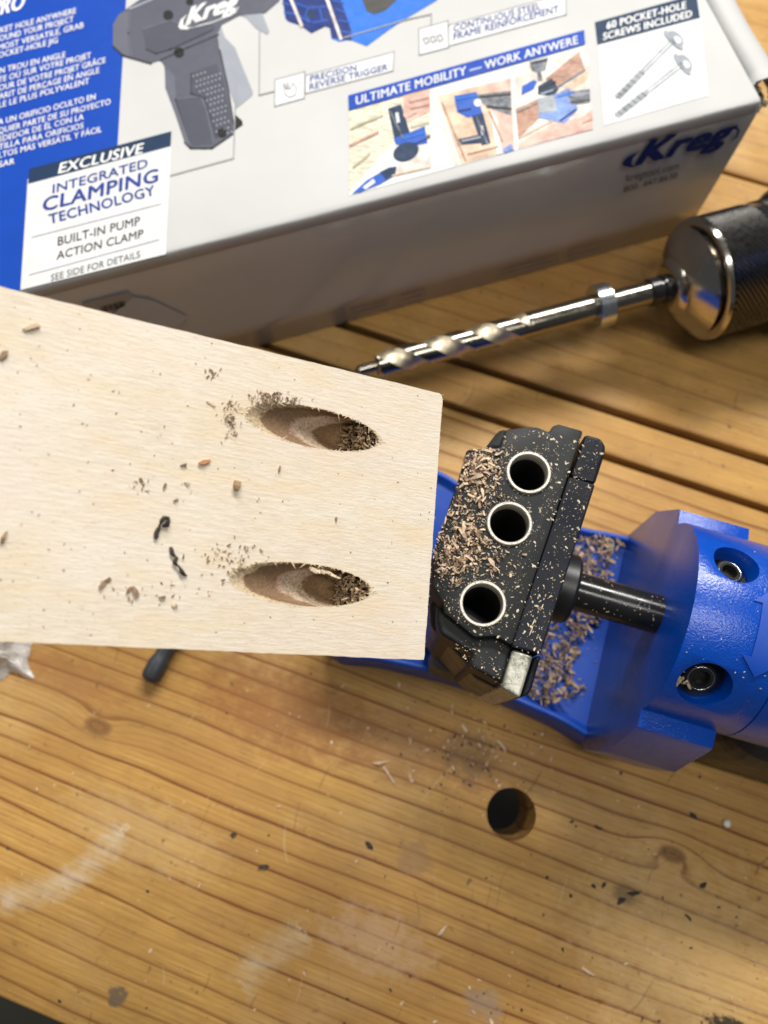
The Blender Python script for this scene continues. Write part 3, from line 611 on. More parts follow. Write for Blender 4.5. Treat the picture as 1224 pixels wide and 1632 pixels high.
t = NT('bushing_steel'); mm = t.map(t.co(), (1000,) * 3); M_bush = t.out(t.mix(t.noise(mm, 2.5, 4, .7), (.42, .39, .33), (.74, .70, .62)), .42, .6, t.bump(t.noise(mm, 4, 3), .3, .0002))
M_bore = plain('shade_black_bore', (.010, .009, .008), .6)  # near-black colour stands in for the shade deep inside the guide holes
for h in holes:
    b = MB().lathe([(-.4, 6.24), (.6, 6.22), (.85, 6.0), (.85, 5.45), (.55, 5.22), (-3.2, 5.2)], h, (0, 0, 1), 64, False).build('bushing', M_bush, head); shade_auto(b, 40)
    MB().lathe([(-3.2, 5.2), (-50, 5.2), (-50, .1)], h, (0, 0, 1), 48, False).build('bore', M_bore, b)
MB().prism(pxpoly([(772, 714), (796, 683), (812, 681), (806, 720)], 109), 64, 109).build('guide_shoulder', M_char, jig, bevel=1.5)
MB().prism(pxpoly([(697, 962), (708, 975), (757, 1017), (790, 1016), (817, 1031), (800, 1089), (749, 1062), (754, 1042), (702, 1010), (697, 988)], 115), 64, 115).build('guide_shoulder', M_char, jig, bevel=1.0, segs=3)
MB().prism(pxpoly([(684, 955), (686, 1000), (742, 1056), (752, 1078), (800, 1103), (824, 1119), (842, 1070), (800, 1000), (720, 950)], 104), 63, 104).build('lower_shell', M_blackplastic, jig, bevel=1.8, segs=3)
MB().prism(pxpoly([(688, 1035), (690, 1062), (730, 1078), (765, 1082), (765, 1040), (720, 1020)], 62), 34, 62).build('clamp_pad', plain('grey_rubber', (.05, .05, .048), .6), jig, bevel=1.2)
MB().prism(pxpoly([(933, 691), (958, 698), (966, 710), (965, 722), (949, 771), (909.5, 759)], 116.2), 64, 116.2).build('bar_end', M_bar, jig, bevel=1.0, segs=3)
bar = MB().prism(pxpoly([(907.5, 759.5), (949, 772), (862, 1042), (815, 1030.5)], 118.6), 63, 118.6).build('back_bar', M_bar, jig, bevel=.5)
t = NT('scuffed_window'); mm = t.map(t.co(), (1000,) * 3); q = t.noise(t.map(mm, (.35, .12, .3), (0, 0, 0), (0, 0, .3)), 1, 5, .7)
M_win = t.out(t.mix(t.ramp(q, [(.32, 0.), (.62, 1.)]), (.07, .07, .055), (.42, .41, .34)), t.ramp(q, [(.3, .14), (.7, .4)]), .35, t.bump(t.noise(mm, .6, 4), .4, .0006), .5, .08)
MB().prism(pxpoly([(817, 1034), (850, 1045), (829, 1112), (799, 1097)], 117.4), 66, 117.4).build('depth_window', M_win, jig, bevel=.7, segs=3)
MB().prism(pxpoly([(851, 1046), (863, 1044), (846, 1104), (830, 1113)], 114), 66, 114).build('bar_end', M_bar, jig, bevel=1.0, segs=3)
# post that carries the head, rod and collar
MB().prism([tuple(jp(d, l, 0))[:2] for d, l in ((-44, -24), (-18, -24), (-18, 26), (-44, 26))], 26, 64).build('head_post', M_blackplastic, jig)
shade_auto(MB().lathe([(-15, 10), (-15, 10.4), (-14, 10.9), (-6.2, 10.9), (-5.2, 10.2), (-5.2, 5)], jp(0, 0, 85), jd, 64).build('rod_collar', M_blackplastic, jig), 30)
shade_auto(MB().lathe([(-6, 6.0), (24, 6.0)], jp(0, 0, 85), jd, 64).build('clamp_rod', M_blacksteel, jig), 30)
# blue tray base
ctrl = [(-86, 20), (-84, 38), (-72, 45), (-57, 46.5), (-40, 42), (-20, 40), (2.9, 40), (14, 41), (27, 41.5), (36, 40), (39, 34), (39, 15), (39, -12), (39, -30), (36, -37), (26, -38.5), (12, -35.2), (-4.4, -33.1), (-20, -31.5), (-36, -31.4), (-59, -33), (-76, -35), (-85, -22)]
def catmull(P, k=6):
    out = []; n = len(P)
    for i in range(n):
        p0, p1, p2, p3 = (Vector((*P[(i + j - 1) % n], 0)) for j in range(4))
        for s in range(k):
            t_ = s / k; out.append(.5 * ((2 * p1) + (p2 - p0) * t_ + (2 * p0 - 5 * p1 + 4 * p2 - p3) * t_ ** 2 + (3 * p1 - p0 - 3 * p2 + p3) * t_ ** 3))
    return out
ol = catmull(ctrl); n = len(ol)
def inset(pts, w_):
    out = []
    for i in range(len(pts)):
        tg = (pts[(i + 1) % len(pts)] - pts[i - 1]).normalized(); nn = Vector((tg.y, -tg.x, 0)); out.append(pts[i] + nn * w_)
    return out
loops = [(0.0, 0.5), (0, 27.6), (.35, 28.8), (1.0, 29.4), (1.8, 29.4), (2.5, 28.8), (3.6, 26.8), (5, 26.2)]
mb = MB(); vs = []; fs = []
for w_, z in loops: vs += [jp(p.x, p.y, z) for p in inset(ol, w_)]
for j in range(len(loops) - 1):
    for i in range(n): a = j * n + i; b = j * n + (i + 1) % n; fs.append((a, a + n, b + n, b))
fs.append(tuple(range((len(loops) - 1) * n, len(loops) * n))[::-1]); fs.append(tuple(range(n)))
mb.add(vs, fs); tray = shade_auto(mb.build('base_tray', M_blue_s, jig), 50)
# clamp body: flange with lugs + barrel, two counterbored screws
R = 29.3; AZ = 85.0
sec = [(-42, 26.3), (-42.2, 60), (-35.5, 84), (-34.5, 86.5), (-29.4, 87.5)] + [(R * math.sin(a), AZ + R * math.cos(a)) for a in [math.radians(x) for x in range(-80, 81, 4)]] + [(29.4, 87.5), (34.5, 86.5), (35.5, 84), (42.2, 60), (42, 26.3)]
def sweep(sec, d0, d1, taper=0):
    k = len(sec); vs = [jp(d0, l * (1 - taper), z) for l, z in sec] + [jp(d1, l, z) for l, z in sec]
    return MB().add(vs, [tuple(range(k)), tuple(range(k, 2 * k))[::-1]] + [(i, k + i, k + (i + 1) % k, (i + 1) % k) for i in range(k)])
body = sweep(sec, 21.5, 43.5).build('clamp_body', M_blue, jig)
bm = bmesh.new(); bm.from_mesh(body.data); bmesh.ops.recalc_face_normals(bm, faces=bm.faces); bm.to_mesh(body.data); bm.free()
b2 = MB().lathe([(26, R - .02), (60, R - .02), (62, R - 1), (62.5, R - 3)], jp(0, 0, AZ), jd, 120).build('cut', None)
bm = bmesh.new(); bm.from_mesh(b2.data); bmesh.ops.recalc_face_normals(bm, faces=bm.faces); bm.to_mesh(b2.data); bm.free()
bake(body, [b2], 'UNION')
def on_cyl(px, py, rr=R):
    r = ray(px, py); o = CAM - jp(0, 0, AZ); ol_, oz = o.dot(jl), o.z; rl, rz = r.dot(jl), r.z
    A_ = rl * rl + rz * rz; B_ = 2 * (ol_ * rl + oz * rz); C_ = ol_ * ol_ + oz * oz - rr * rr
    t_ = (-B_ - math.sqrt(max(0, B_ * B_ - 4 * A_ * C_))) / (2 * A_); p = o + r * t_
    return p.dot(jd), math.atan2(p.dot(jl), p.z)
cuts = []; screws = []
for (px, py, hr) in ((1174, 898, 6.4), (1123, 1093, 7.2)):
    s_, a_ = on_cyl(px, py); nrm = (jl * math.sin(a_) + Vector((0, 0, 1)) * math.cos(a_)); ax = (nrm + Vector((0, 0, .35))).normalized()
    c_ = jp(s_, 0, AZ) + nrm * R
    cuts.append(MB().lathe([(-8, hr), (8, hr)], c_, ax, 48).build('cut', None)); screws.append((c_, ax, hr))
seam = MB().lathe([(47.4, R + 1), (47.4, R - .5), (47.9, R - .5), (47.9, R + 1)], jp(0, 0, AZ), jd, 120, False)
seam.f += [((3 * 120) + k, (3 * 120) + (k + 1) % 120, (k + 1) % 120, k) for k in range(120)]
seam = seam.build('cut', None); bm = bmesh.new(); bm.from_mesh(seam.data); bmesh.ops.recalc_face_normals(bm, faces=bm.faces); bm.to_mesh(seam.data); bm.free()
bake(body, cuts + [seam])
m = body.modifiers.new('bevel', 'BEVEL'); m.width = .45 * S; m.segments = 2; m.limit_method = 'ANGLE'; m.angle_limit = math.radians(40)
bake(body); shade_auto(body, 30)
for c_, ax, hr in screws:
    sb = MB().lathe([(-7.9, hr * .97), (-7.2, hr * .94), (-6.9, hr * .62), (-4.6, hr * .62), (-4.1, hr * .55), (-4.1, hr * .34), (-4.6, hr * .32), (-6.5, hr * .30), (-6.5, .1)], c_, ax, 40, False).build('socket_screw', M_blacksteel, body); shade_auto(sb, 30)
    MB().lathe([(-4.12, hr * .50), (-3.98, hr * .485), (-4.12, hr * .47)], c_, ax, 40, False).build('screw_rim', M_zinc, sb, smooth=True)
# raised arrow on the barrel
arrow = [on_cyl(*p) for p in ((1190, 1076), (1176, 1046), (1198, 1047), (1213, 961), (1203, 957))]
(s0, a0) = arrow[2]; (s1, a1) = arrow[3]; sm = (s0 + s1) / 2; half = 2.6; ctr = sm + half; amid = (a0 + a1) / 2
pts = [(-half, a0), (-half, a1), (-half - 2.3, a1), (0, a1 + .17), (half + 2.3, a1), (half, a1), (half, a0), (half + 2.3, a0), (0, a0 - .17), (-half - 2.3, a0)]
bm = bmesh.new(); bmv = [bm.verts.new((ctr + s_, a_ * R, 0)) for s_, a_ in pts]; bm.faces.new(bmv)
ex = bmesh.ops.extrude_face_region(bm, geom=bm.faces[:]); top = [v for v in ex['geom'] if isinstance(v, bmesh.types.BMVert)]
for v in bm.verts: v.co.z = -.3
for v in top: v.co.z = .45
bmesh.ops.triangulate(bm, faces=bm.faces[:]); bmesh.ops.subdivide_edges(bm, edges=bm.edges[:], cuts=4, use_grid_fill=True)
for v in bm.verts:
    a_ = v.co.y / R; rr = R + v.co.z; v.co = (jp(v.co.x, 0, AZ) + (jl * math.sin(a_) + Vector((0, 0, 1)) * math.cos(a_)) * rr - base_of(jig)) * S
bmesh.ops.recalc_face_normals(bm, faces=bm.faces[:])
me = bpy.data.meshes.new('raised_arrow'); bm.to_mesh(me); bm.free(); shade_auto(link('raised_arrow', me, M_blue_s, body), 25)
MB().prism([tuple(jp(d, l, 0))[:2] for d, l in ((53, -33), (130, -33), (130, 33), (53, 33))], .5, 70).build('grip', M_blackplastic, jig, bevel=16, segs=6)

# ------------------------------------------------------------------ plywood board with two pocket holes
vp = ray(2856, 1149).normalized(); r1, r2 = ray(706, 628), ray(676, 1052)
kk = r2.dot(vp) / r1.dot(vp); BW = 63.5; d2 = BW / (r1 * kk - r2).length
R1 = CAM + r1 * (kk * d2); R2 = CAM + r2 * d2
aX = -vp; aY = (R1 - R2).normalized(); aZ = vp.cross(aY).normalized()         # board axis towards the held end, across, outward normal
aZ = aZ if aZ.z > 0 else -aZ
def on_board(px, py):
    p = on_plane(px, py, R1, aZ) - R1; return p.dot(vp), p.dot(aY)
t = NT('birch_plywood'); mm = t.map(t.co(), (1000,) * 3); x, y, z = t.sep(mm)
fine = t.noise(t.map(mm, (.22, 1.5, 1.5)), 1, 4, .62); mott = t.noise(t.map(mm, (.05, .16, .1), (4, 2, 0)), 1, 4, .6); spk = t.noise(t.map(mm, (.8, 2.6, 2)), 1, 2, .5)
face = t.mix(t.ramp(fine, [(.3, 0.), (.7, 1.)]), (.63, .535, .41), (.74, .66, .545))
face = t.mix(t.math('MULTIPLY', t.ramp(mott, [(.45, 0.), (.72, 1.)]), .55), face, (.70, .53, .30))
face = t.mix(t.math('MULTIPLY', t.ramp(t.noise(t.map(mm, (.02, .045, .1), (9, 4, 0)), 1, 3), [(.5, 0.), (.75, 1.)]), .35), face, (.70, .58, .50))
face = t.mix(t.math('MULTIPLY', t.ramp(t.noise(t.map(mm, (.012, .02, .1), (31, 14, 0)), 1, 4, .6), [(.40, 0.), (.62, 1.)]), .40), face, (.80, .74, .67))
face = t.mix(t.math('MULTIPLY', t.ramp(spk, [(.62, 0.), (.72, 1.)]), .35), face, (.42, .30, .18))
zz = t.math('ADD', z, t.math('MULTIPLY', t.math('SUBTRACT', t.noise(t.map(mm, (.5, .9, .9)), .6, 6, .7), .5), 1.9))
ply = t.ramp(t.math('MULTIPLY', zz, -1 / 19.0), [(0, (.70, .58, .41)), (.05, (.64, .48, .29)), (.058, (.24, .15, .085)), (.165, (.30, .19, .115)), (.18, (.60, .39, .29)), (.195, (.66, .52, .38)), (.27, (.60, .45, .31)), (.28, (.24, .145, .075)), (.345, (.31, .19, .10)), (.36, (.40, .25, .13)), (.42, (.32, .19, .085)), (.43, (.14, .08, .036)), (.6, (.09, .05, .022)), (1, (.3, .2, .1))])  # ply colours by depth; the deepest are darkened to paint shade inside the holes
fibre = t.ramp(t.noise(t.map(mm, (.35, 2.4, 3.0), (7, 0, 0), (0, .28, 0)), 1, 4, .7), [(.35, 0.), (.7, 1.)])
ply = t.mix(t.math('MULTIPLY', fibre, .35), ply, t.mix(.5, ply, (.05, .03, .015)))
ply = t.mix(t.math('MULTIPLY', t.ramp(t.noise(t.map(mm, (2.2, 2.2, 1.2)), 1, 4, .75), [(.42, 0.), (.62, 1.)]), .6), ply, (.11, .065, .03))
# only the sawn or bored faces, whose normals leave the face direction, show the plies
nx, ny, nz_ = t.sep(t.n('ShaderNodeTexCoord').outputs['Normal'])
M_ply = t.out(t.mix(t.math('LESS_THAN', nz_, .985), face, ply), .62, 0, t.bump(t.math('ADD', fine, t.math('MULTIPLY', spk, .5)), .28, .0004), 0, spec=.25)
LB, TB = 170.0, 19.0
board = bpy.data.objects.new('plywood_board', None); col.objects.link(board); board.empty_display_size = .02
tag(board, 'pale plywood board with two slanted pocket holes drilled near its square end', 'board')
# local axes: x runs to the sawn end, y across, z out of the drilled face
board.matrix_world = Matrix(((vp.x, aY.x, aZ.x, R1.x * S), (vp.y, aY.y, aZ.y, R1.y * S), (vp.z, aY.z, aZ.z, R1.z * S), (0, 0, 0, 1)))
def lmesh(mb, name, mat, kind=None, parent=None):
    me = bpy.data.meshes.new(name); me.from_pydata([tuple(p * S) for p in mb.v], [], mb.f); me.update()
    o = bpy.data.objects.new(name, me); col.objects.link(o); o.parent = parent or board
    if mat: me.materials.append(mat)
    if kind: o['kind'] = kind
    return o
mb = MB(); ed = []
N_ = 90
for i in range(N_ + 1): ed.append((-LB + LB * i / N_, .03 * math.sin(i * .7) + random.uniform(-.05, .05)))
ed[-1] = (-1.2, 0.0); ed.append((-.35, -.3)); ed.append((0, -1.4))
for i in range(1, 46): ed.append((random.uniform(-.07, .06) + .03 * math.sin(i), -BW * i / 46))
ed.append((-.1, -BW + .1))
for i in range(1, N_ + 1): ed.append((-LB * i / N_, -BW + .03 * math.sin(i * .5 + 1) + random.uniform(-.05, .05)))
mb.prism(ed, -TB, 0)
slab = lmesh(mb, 'drilled_slab', M_ply)
hole_spec = []
for (c0, c1) in (((390, 655), (605, 706)), ((365, 917), (592, 945))):
    (xa, ya), (xb, yb) = on_board(*c0), on_board(*c1)
    hole_spec.append(((xa + xb) / 2, (ya + yb) / 2, abs(xb - xa)))
cuts = []; AN = math.radians(16.0)
for hx0, hy0, hl in hole_spec:
    hr = hl * math.sin(AN) / 2
    axl = Vector((math.cos(AN), 0, -math.sin(AN))); c_ = Vector((hx0, hy0, 0))
    e_ = hl / 2 * math.cos(AN) + 1.2
    mbc = MB().lathe([(-45, hr), (e_, hr), (e_ + .6, 2.4), (e_ + 30, 2.4)], c_, axl, 72, True)
    cuts.append(lmesh(mbc, 'cut', None))
bake(slab, cuts); shade_auto(slab, 8)
M_splint = plain('splintered_veneer', (.66, .53, .36), .8, var=.2, vs=400)
mb = MB()
for hx0, hy0, hl in hole_spec:
    hr = hl * math.sin(AN) / 2
    for i in range(260):
        a = random.uniform(-.5, math.pi * 1.02) if random.random() < .75 else random.uniform(0, 6.28)
        q = Vector((hx0 + hl / 2 * math.cos(a), hy0 + hr * math.sin(a), 0)); L = random.uniform(.25, 1.0) * (2.2 if random.random() < .15 else 1)
        dirv = Vector((random.uniform(-1, 1) - .2, -math.sin(a) * random.uniform(.1, .5), 0)).normalized()
        q2 = q - Vector((0, -math.sin(a) * .15, 0)); w_ = random.uniform(.08, .22); pn = Vector((-dirv.y, dirv.x, 0)) * w_
        zt = random.uniform(-.1, .25)
        mb.add([q2 + pn + Vector((0, 0, .03)), q2 - pn + Vector((0, 0, .03)), q2 + dirv * L + Vector((0, 0, zt)), q2 + Vector((0, 0, -.25))], [(0, 1, 2), (0, 2, 3), (1, 3, 2), (0, 3, 1)])
for i in range(40):                                # whiskers along the sawn end and edges
    q = Vector((0, random.uniform(-BW, 0), -.05)); dirv = Vector((random.uniform(.3, 1), random.uniform(-.6, .6), random.uniform(-.1, .3))) * random.uniform(.2, .6)
    mb.add([q + Vector((0, .1, 0)), q - Vector((0, .1, 0)), q + dirv, q + Vector((0, 0, -.2))], [(0, 1, 2), (0, 2, 3), (1, 3, 2), (0, 3, 1)])
# torn tongue of veneer over the lower hole, fuzz behind the upper hole
lx, ly = on_board(505, 905)
for k in range(9): mb.chip((lx + k * .75 - 1, ly - .4 - .25 * math.sin(k) - k * .12, .1), 1.6, .9 - k * .05, .14, yaw=-.25 + random.uniform(-.2, .2), tilt=.1)
lmesh(mb, 'splintered_rim', M_splint, 'stuff')

# ------------------------------------------------------------------ shavings, chips and scraps
def chip_mat(name, a, b):
    t = NT(name); g = t.n('ShaderNodeNewGeometry'); rp = g.outputs['Random Per Island']
    mm = t.map(t.co(), (1000,) * 3)
    c = t.mix(t.ramp(rp, [(0, 0.), (1, 1.)]), a, b)
    c = t.mix(t.math('MULTIPLY', t.noise(mm, 2.5, 3), .5), c, tuple(x * .55 for x in a))
    return t.out(c, .75, 0, t.bump(t.noise(mm, 4, 2), .3, .0002))
M_chip = chip_mat('pale_chips', (.52, .33, .20), (.86, .70, .50)); M_chip_d = chip_mat('brown_chips', (.15, .085, .045), (.42, .28, .17)); M_dust = chip_mat('fine_dust', (.50, .38, .24), (.82, .72, .54))
M_dark = chip_mat('dark_scraps', (.02, .017, .014), (.07, .055, .04)); M_tray = chip_mat('tray_chips', (.16, .10, .065), (.60, .44, .31))
def inside(p, poly):
    x, y = p; r = False; n = len(poly)
    for i in range(n):
        (x1, y1), (x2, y2) = poly[i], poly[(i + 1) % n]
        if (y1 > y) != (y2 > y) and x < (x2 - x1) * (y - y1) / (y2 - y1) + x1: r = not r
    return r
hpx = [(842, 754), (811.5, 835), (769, 962.5)]
def clear(px, py, rad=42): return all(math.hypot(px - a, py - b) > rad for a, b in hpx)
# chips heaped on the guide block: the larger ones singly, the rest as one scatter
heap = [(775, 735, 26, 20), (760, 790, 34, 34), (738, 845, 28, 30), (716, 895, 24, 26), (762, 885, 36, 22), (755, 760, 30, 24)]
k = 0
while k < 46:
    g = random.choice(heap); px, py = random.gauss(g[0], g[2] * .7), random.gauss(g[1], g[3] * .7)
    if not inside((px, py), main_poly) or not clear(px, py, 46) or px < 700: continue
    p = at(px, py, ZT); L = random.uniform(1.2, 2.8) if k % 3 else random.uniform(2.2, 4.2); mb = MB(); base = Vector((p.x, p.y, ZT + .02))
    mb.chip(base + Vector((0, 0, .35 + random.uniform(0, .8))), L, L * random.uniform(.14, .36), random.uniform(.12, .3), tilt=.35, bend=.45)
    o = mb.build('wood_chip', M_chip, None, origin=base)
    tag(o, 'pale curled wood chip lying on the black guide block beside its steel holes', 'wood chip', 'chips on the guide block'); k += 1
mb = MB(); k = 0
while k < 330:
    g = random.choice(heap); px, py = random.gauss(g[0], g[2]), random.gauss(g[1], g[3])
    if not inside((px, py), main_poly) or not clear(px, py, 41): continue
    p = at(px, py, ZT); L = random.uniform(.35, 1.6); mb.chip((p.x, p.y, ZT + random.uniform(.1, .5)), L, L * random.uniform(.25, .6), random.uniform(.1, .25), tilt=.5); k += 1
mb2 = MB(); k = 0
while k < 170:
    g = random.choice(heap); px, py = random.gauss(g[0], g[2] * .8), random.gauss(g[1], g[3] * .8)
    if not inside((px, py), main_poly) or not clear(px, py, 43): continue
    p = at(px, py, ZT); L = random.uniform(.6, 2.0); mb2.chip((p.x, p.y, ZT + random.uniform(.1, .9)), L, L * random.uniform(.25, .6), random.uniform(.1, .25), tilt=.6); k += 1
k = 0
while k < 700:
    g = random.choice(heap); px, py = random.gauss(g[0], g[2] * 1.1), random.gauss(g[1], g[3] * 1.1)
    if not inside((px, py), main_poly) or not clear(px, py, 40): continue
    p = at(px, py, ZT); L = random.uniform(.15, .5); (mb if k % 3 else mb2).chip((p.x, p.y, ZT + random.uniform(.05, .3)), L, L * random.uniform(.3, .8), .12, tilt=.5); k += 1
o = mb2.build('wood_shavings', M_chip_d, None, kind='stuff'); o['label'] = 'brown wood shavings mixed into the heap on the black guide block'
sh = mb.build('wood_shavings', M_chip, None, kind='stuff'); sh['label'] = 'small pale wood shavings heaped on the black guide block'
mb = MB(); k = 0; allp = [(744, 716), (806, 680), (965, 705), (860, 1045), (829, 1112), (750, 1065), (697, 990), (690, 900)]
while k < 1150:
    px, py = random.uniform(685, 970), random.uniform(672, 1115)
    if not inside((px, py), allp) or not clear(px, py, 37): continue
    z = ZT if inside((px, py), main_poly) else (118.6 if (px - 817) * (760.5 - 1030.5) / (910 - 817) + 1030.5 < py and py < 1040 and px > 815 else 115.1)
    if z == 115.1 and not (py > 1020 and px < 815): continue
    p = at(px, py, z); L = random.choice((.15, .2, .28, .28, .4, .8)) * random.uniform(.7, 1.3); mb.chip((p.x, p.y, z + .08), L, L * random.uniform(.25, .7), .1, tilt=.15); k += 1
for (px, py) in hpx:                              # fuzz clinging round the bushings
    c_ = at(px, py, ZT)
    for i in range(90):
        a = random.uniform(0, 6.28); r_ = random.uniform(5.7, 6.7); L = random.uniform(.2, .7)
        mb.chip(c_ + Vector((r_ * math.cos(a), r_ * math.sin(a), .85 if r_ < 6.1 else .15)), L, .12, .1, tilt=.4)
for i in range(6): p = at(868 - i * 4.5, 952 + i * 10 + (i % 2) * 6, 118.6); mb.chip(p + Vector((0, 0, .15)), 1.7, .3, .15, yaw=1.1, tilt=.1)
sd = mb.build('sawdust', M_dust, None, kind='stuff'); sd['label'] = 'fine pale sawdust scattered over the black guide block'
# heap in the tray
mb = MB(); k = 0; tp = [(915, 860), (960, 845), (1000, 862), (968, 905), (985, 925), (952, 990), (925, 1040), (905, 1075), (935, 1098), (870, 1125), (840, 1105), (868, 1030), (900, 900)]
while k < 620:
    px, py = random.uniform(835, 1005), random.uniform(840, 1128)
    if not inside((px, py), tp): continue
    q = min(math.hypot(px - a, py - b) for a, b in tp); p = at(px, py, 27 + min(q, 30) * .18); L = random.uniform(.7, 3.6)
    mb.chip((p.x, p.y, 26.6 + random.uniform(.2, 1) * (1 + min(q, 30) * .18)), L, random.uniform(.4, 1.5), random.uniform(.2, .5), tilt=.6); k += 1
for i in range(130):
    px, py = random.uniform(880, 1040), random.uniform(850, 1150); p = at(px, py, 26.3); rel = p - J0
    if abs(rel.dot(jl) - 3) < 30 and rel.dot(jd) < 20: L = random.uniform(.3, 1.4); mb.chip((p.x, p.y, 26.6), L, L * .5, .2, tilt=.2)
o = mb.build('wood_shavings', M_tray, None, kind='stuff'); o['label'] = 'brown wood shavings heaped in the blue tray'
p = at(1002, 902, 26.4); o = MB().chip((p.x, p.y, 27.0), 4.6, 1.8, .4, yaw=-.5, tilt=.15).build('wood_chip', M_tray, None, origin=p); tag(o, 'single flat brown wood chip lying apart on the blue tray floor', 'wood chip')
# chips packed into the bottom of the pocket holes (board frame)
mb = MB()
for hx0, hy0, hl in hole_spec:
    hr = hl * math.sin(AN) / 2
    for i in range(230):
        a, r_ = random.uniform(0, 6.28), hr * math.sqrt(random.random()) * .93; s_ = hl / 2 * math.cos(AN) + random.uniform(-3.5, 1.0) - (1 - r_ / hr) * 1.0
        axl = Vector((math.cos(AN), 0, -math.sin(AN))); vv = Vector((math.sin(AN), 0, math.cos(AN)))
        s_ -= 2.5 * max(0, -math.sin(a)) * r_ / hr
        q = Vector((hx0, hy0, 0)) + axl * s_ + Vector((0, 1, 0)) * (r_ * math.cos(a)) + vv * (r_ * math.sin(a))
        if q.z < -.3: mb.chip(q, random.uniform(.7, 1.9), random.uniform(.25, .7), .2, tilt=.9)
o = lmesh(mb, 'packed_shavings', chip_mat('packed_chips', (.20, .12, .06), (.58, .42, .25)), 'stuff')
# loose scraps on the board
def board_pt(px, py, lift=0): u, v = on_board(px, py); return R1 + vp * u + aY * v + aZ * lift
def on_board_chip(px, py, L, W, T, mat, label, yaw=None, tilt=.15):
    b_ = board_pt(px, py); o = MB().chip(b_ + aZ * (T * .6), L, W, T, yaw, tilt, aZ).build('wood_chip', mat, None, origin=b_)
    tag(o, label, 'wood chip', 'crumbs on the board' if 'crumb' in label else None); return o
on_board_chip(50, 522, 2.7, .9, .5, M_chip, 'tan wood chip lying alone on the board near its long edge by the carton', .5)
on_board_chip(325, 737, 2.6, 1.1, .5, chip_mat('rusty_chip', (.45, .2, .09), (.52, .26, .13)), 'reddish brown wood chip on the board between the two pocket holes', .3)
on_board_chip(376, 775, 1.7, 1.6, 1.0, chip_mat('amber_crumb', (.28, .17, .08), (.36, .24, .12)), 'round amber wood lump on the board between the two pocket holes')
on_board_chip(167, 929, 2.8, 1.0, .5, M_chip_d, 'brown pointed wood chip on the board near its edge facing the dog hole', .8)
for px, py, L in [(335, 643, 1.8), (262, 776, 1.5), (226, 768, 1.5), (6, 856, 2.2), (258, 952, 1.2), (445, 747, 1.5), (535, 827, 1.0), (215, 943, 2.2), (278, 964, 1.3), (205, 940, 1.6), (292, 741, 1.2), (298, 770, 1.2), (6, 566, 2.2), (416, 876, .9), (280, 797, 1.0), (332, 944, .9)]:
    on_board_chip(px, py, L, L * random.uniform(.3, .55), .35, M_chip_d if random.random() < .7 else M_chip, 'tiny brown wood crumb scattered on the pale board face')
mb = MB()
for (px, py, rx, ry, n_) in ((366, 668, 7, 14, 60), (337, 592, 7, 5, 14), (440, 640, 26, 6, 80), (428, 630, 12, 5, 40), (370, 890, 26, 14, 60), (225, 772, 8, 8, 8), (240, 945, 50, 14, 22)):
    for i in range(n_):
        b_ = board_pt(random.gauss(px, rx), random.gauss(py, ry), .12 + random.uniform(0, .5 if n_ > 50 and rx < 30 and px > 350 and py < 700 else .1)); L = random.uniform(.2, 1.0); mb.chip(b_, L, L * random.uniform(.2, .5), .12, tilt=.5, up=aZ)
for i in range(190):
    b_ = board_pt(random.uniform(0, 690), random.uniform(480, 1020), .06); u, v = (b_ - R1).dot(vp), (b_ - R1).dot(aY)
    if -1 > v > -BW + 1 and u < -1 and not any(((u - a) / (l_ / 2)) ** 2 + ((v - b) / 5.2) ** 2 < 1.15 for a, b, l_ in hole_spec): L = random.uniform(.12, .5); mb.chip(b_, L, L * .5, .1, tilt=.1, up=aZ)
o = mb.build('sawdust', M_chip_d, None, kind='stuff'); o['label'] = 'loose brown sawdust specks on the pale board face'
def curl(pts, rad, label):
    P = [board_pt(px, py, l_) for px, py, l_ in pts]; b_ = board_pt(pts[0][0], pts[0][1]); Q = []
    for i in range(len(P) - 1):
        for s_ in range(4): Q.append(P[i].lerp(P[i + 1], s_ / 4) + Vector((random.uniform(-.12, .12), random.uniform(-.12, .12), 0)))
    Q.append(P[-1])
    o = MB().tube(Q, lambda t_: rad * (.35 + .65 * abs(math.sin(t_ * 9 + .5))), 7).build('scrap_curl', M_dark, None, smooth=True, origin=b_); tag(o, label, 'scrap'); return o
curl([(247, 858, .3), (250, 846, .5), (254, 834, .9), (259, 826, 1.2), (267, 825, .9), (265, 836, .5), (258, 840, .4)], .5, 'short dark curled scrap on the board with a loop at its tip')
curl([(271, 873, .3), (274, 884, .5), (281, 888, .8), (277, 897, .5), (284, 903, .7), (289, 913, .5), (297, 918, .3)], .45, 'black wriggling plastic-like scrap strand on the board between its holes and held end')
# debris on the bench
def flake(mb, c, L, W, T, yaw=None):
    yaw = random.uniform(0, 6.28) if yaw is None else yaw; n_ = 9; ring = []; e_ = random.uniform(-.15, .15)
    for k_ in range(n_):
        a = 6.283 * k_ / n_; r_ = random.uniform(.6, 1.15) * (1.25 if k_ in (0, 4) and random.random() < .5 else 1); x_, y_ = L / 2 * r_ * math.cos(a), W / 2 * r_ * math.sin(a)
        ring.append(Vector((x_ * math.cos(yaw) - y_ * math.sin(yaw), x_ * math.sin(yaw) + y_ * math.cos(yaw), 0)))
    vs = [c + p for p in ring] + [c + p * .8 + Vector((0, 0, T * random.uniform(.3, 1))) for p in ring] + [c + Vector((0, 0, T * .8))]
    mb.add(vs, [tuple(range(n_))[::-1]] + [(i, (i + 1) % n_, n_ + (i + 1) % n_, n_ + i) for i in range(n_)] + [(n_ + i, n_ + (i + 1) % n_, 2 * n_) for i in range(n_)])
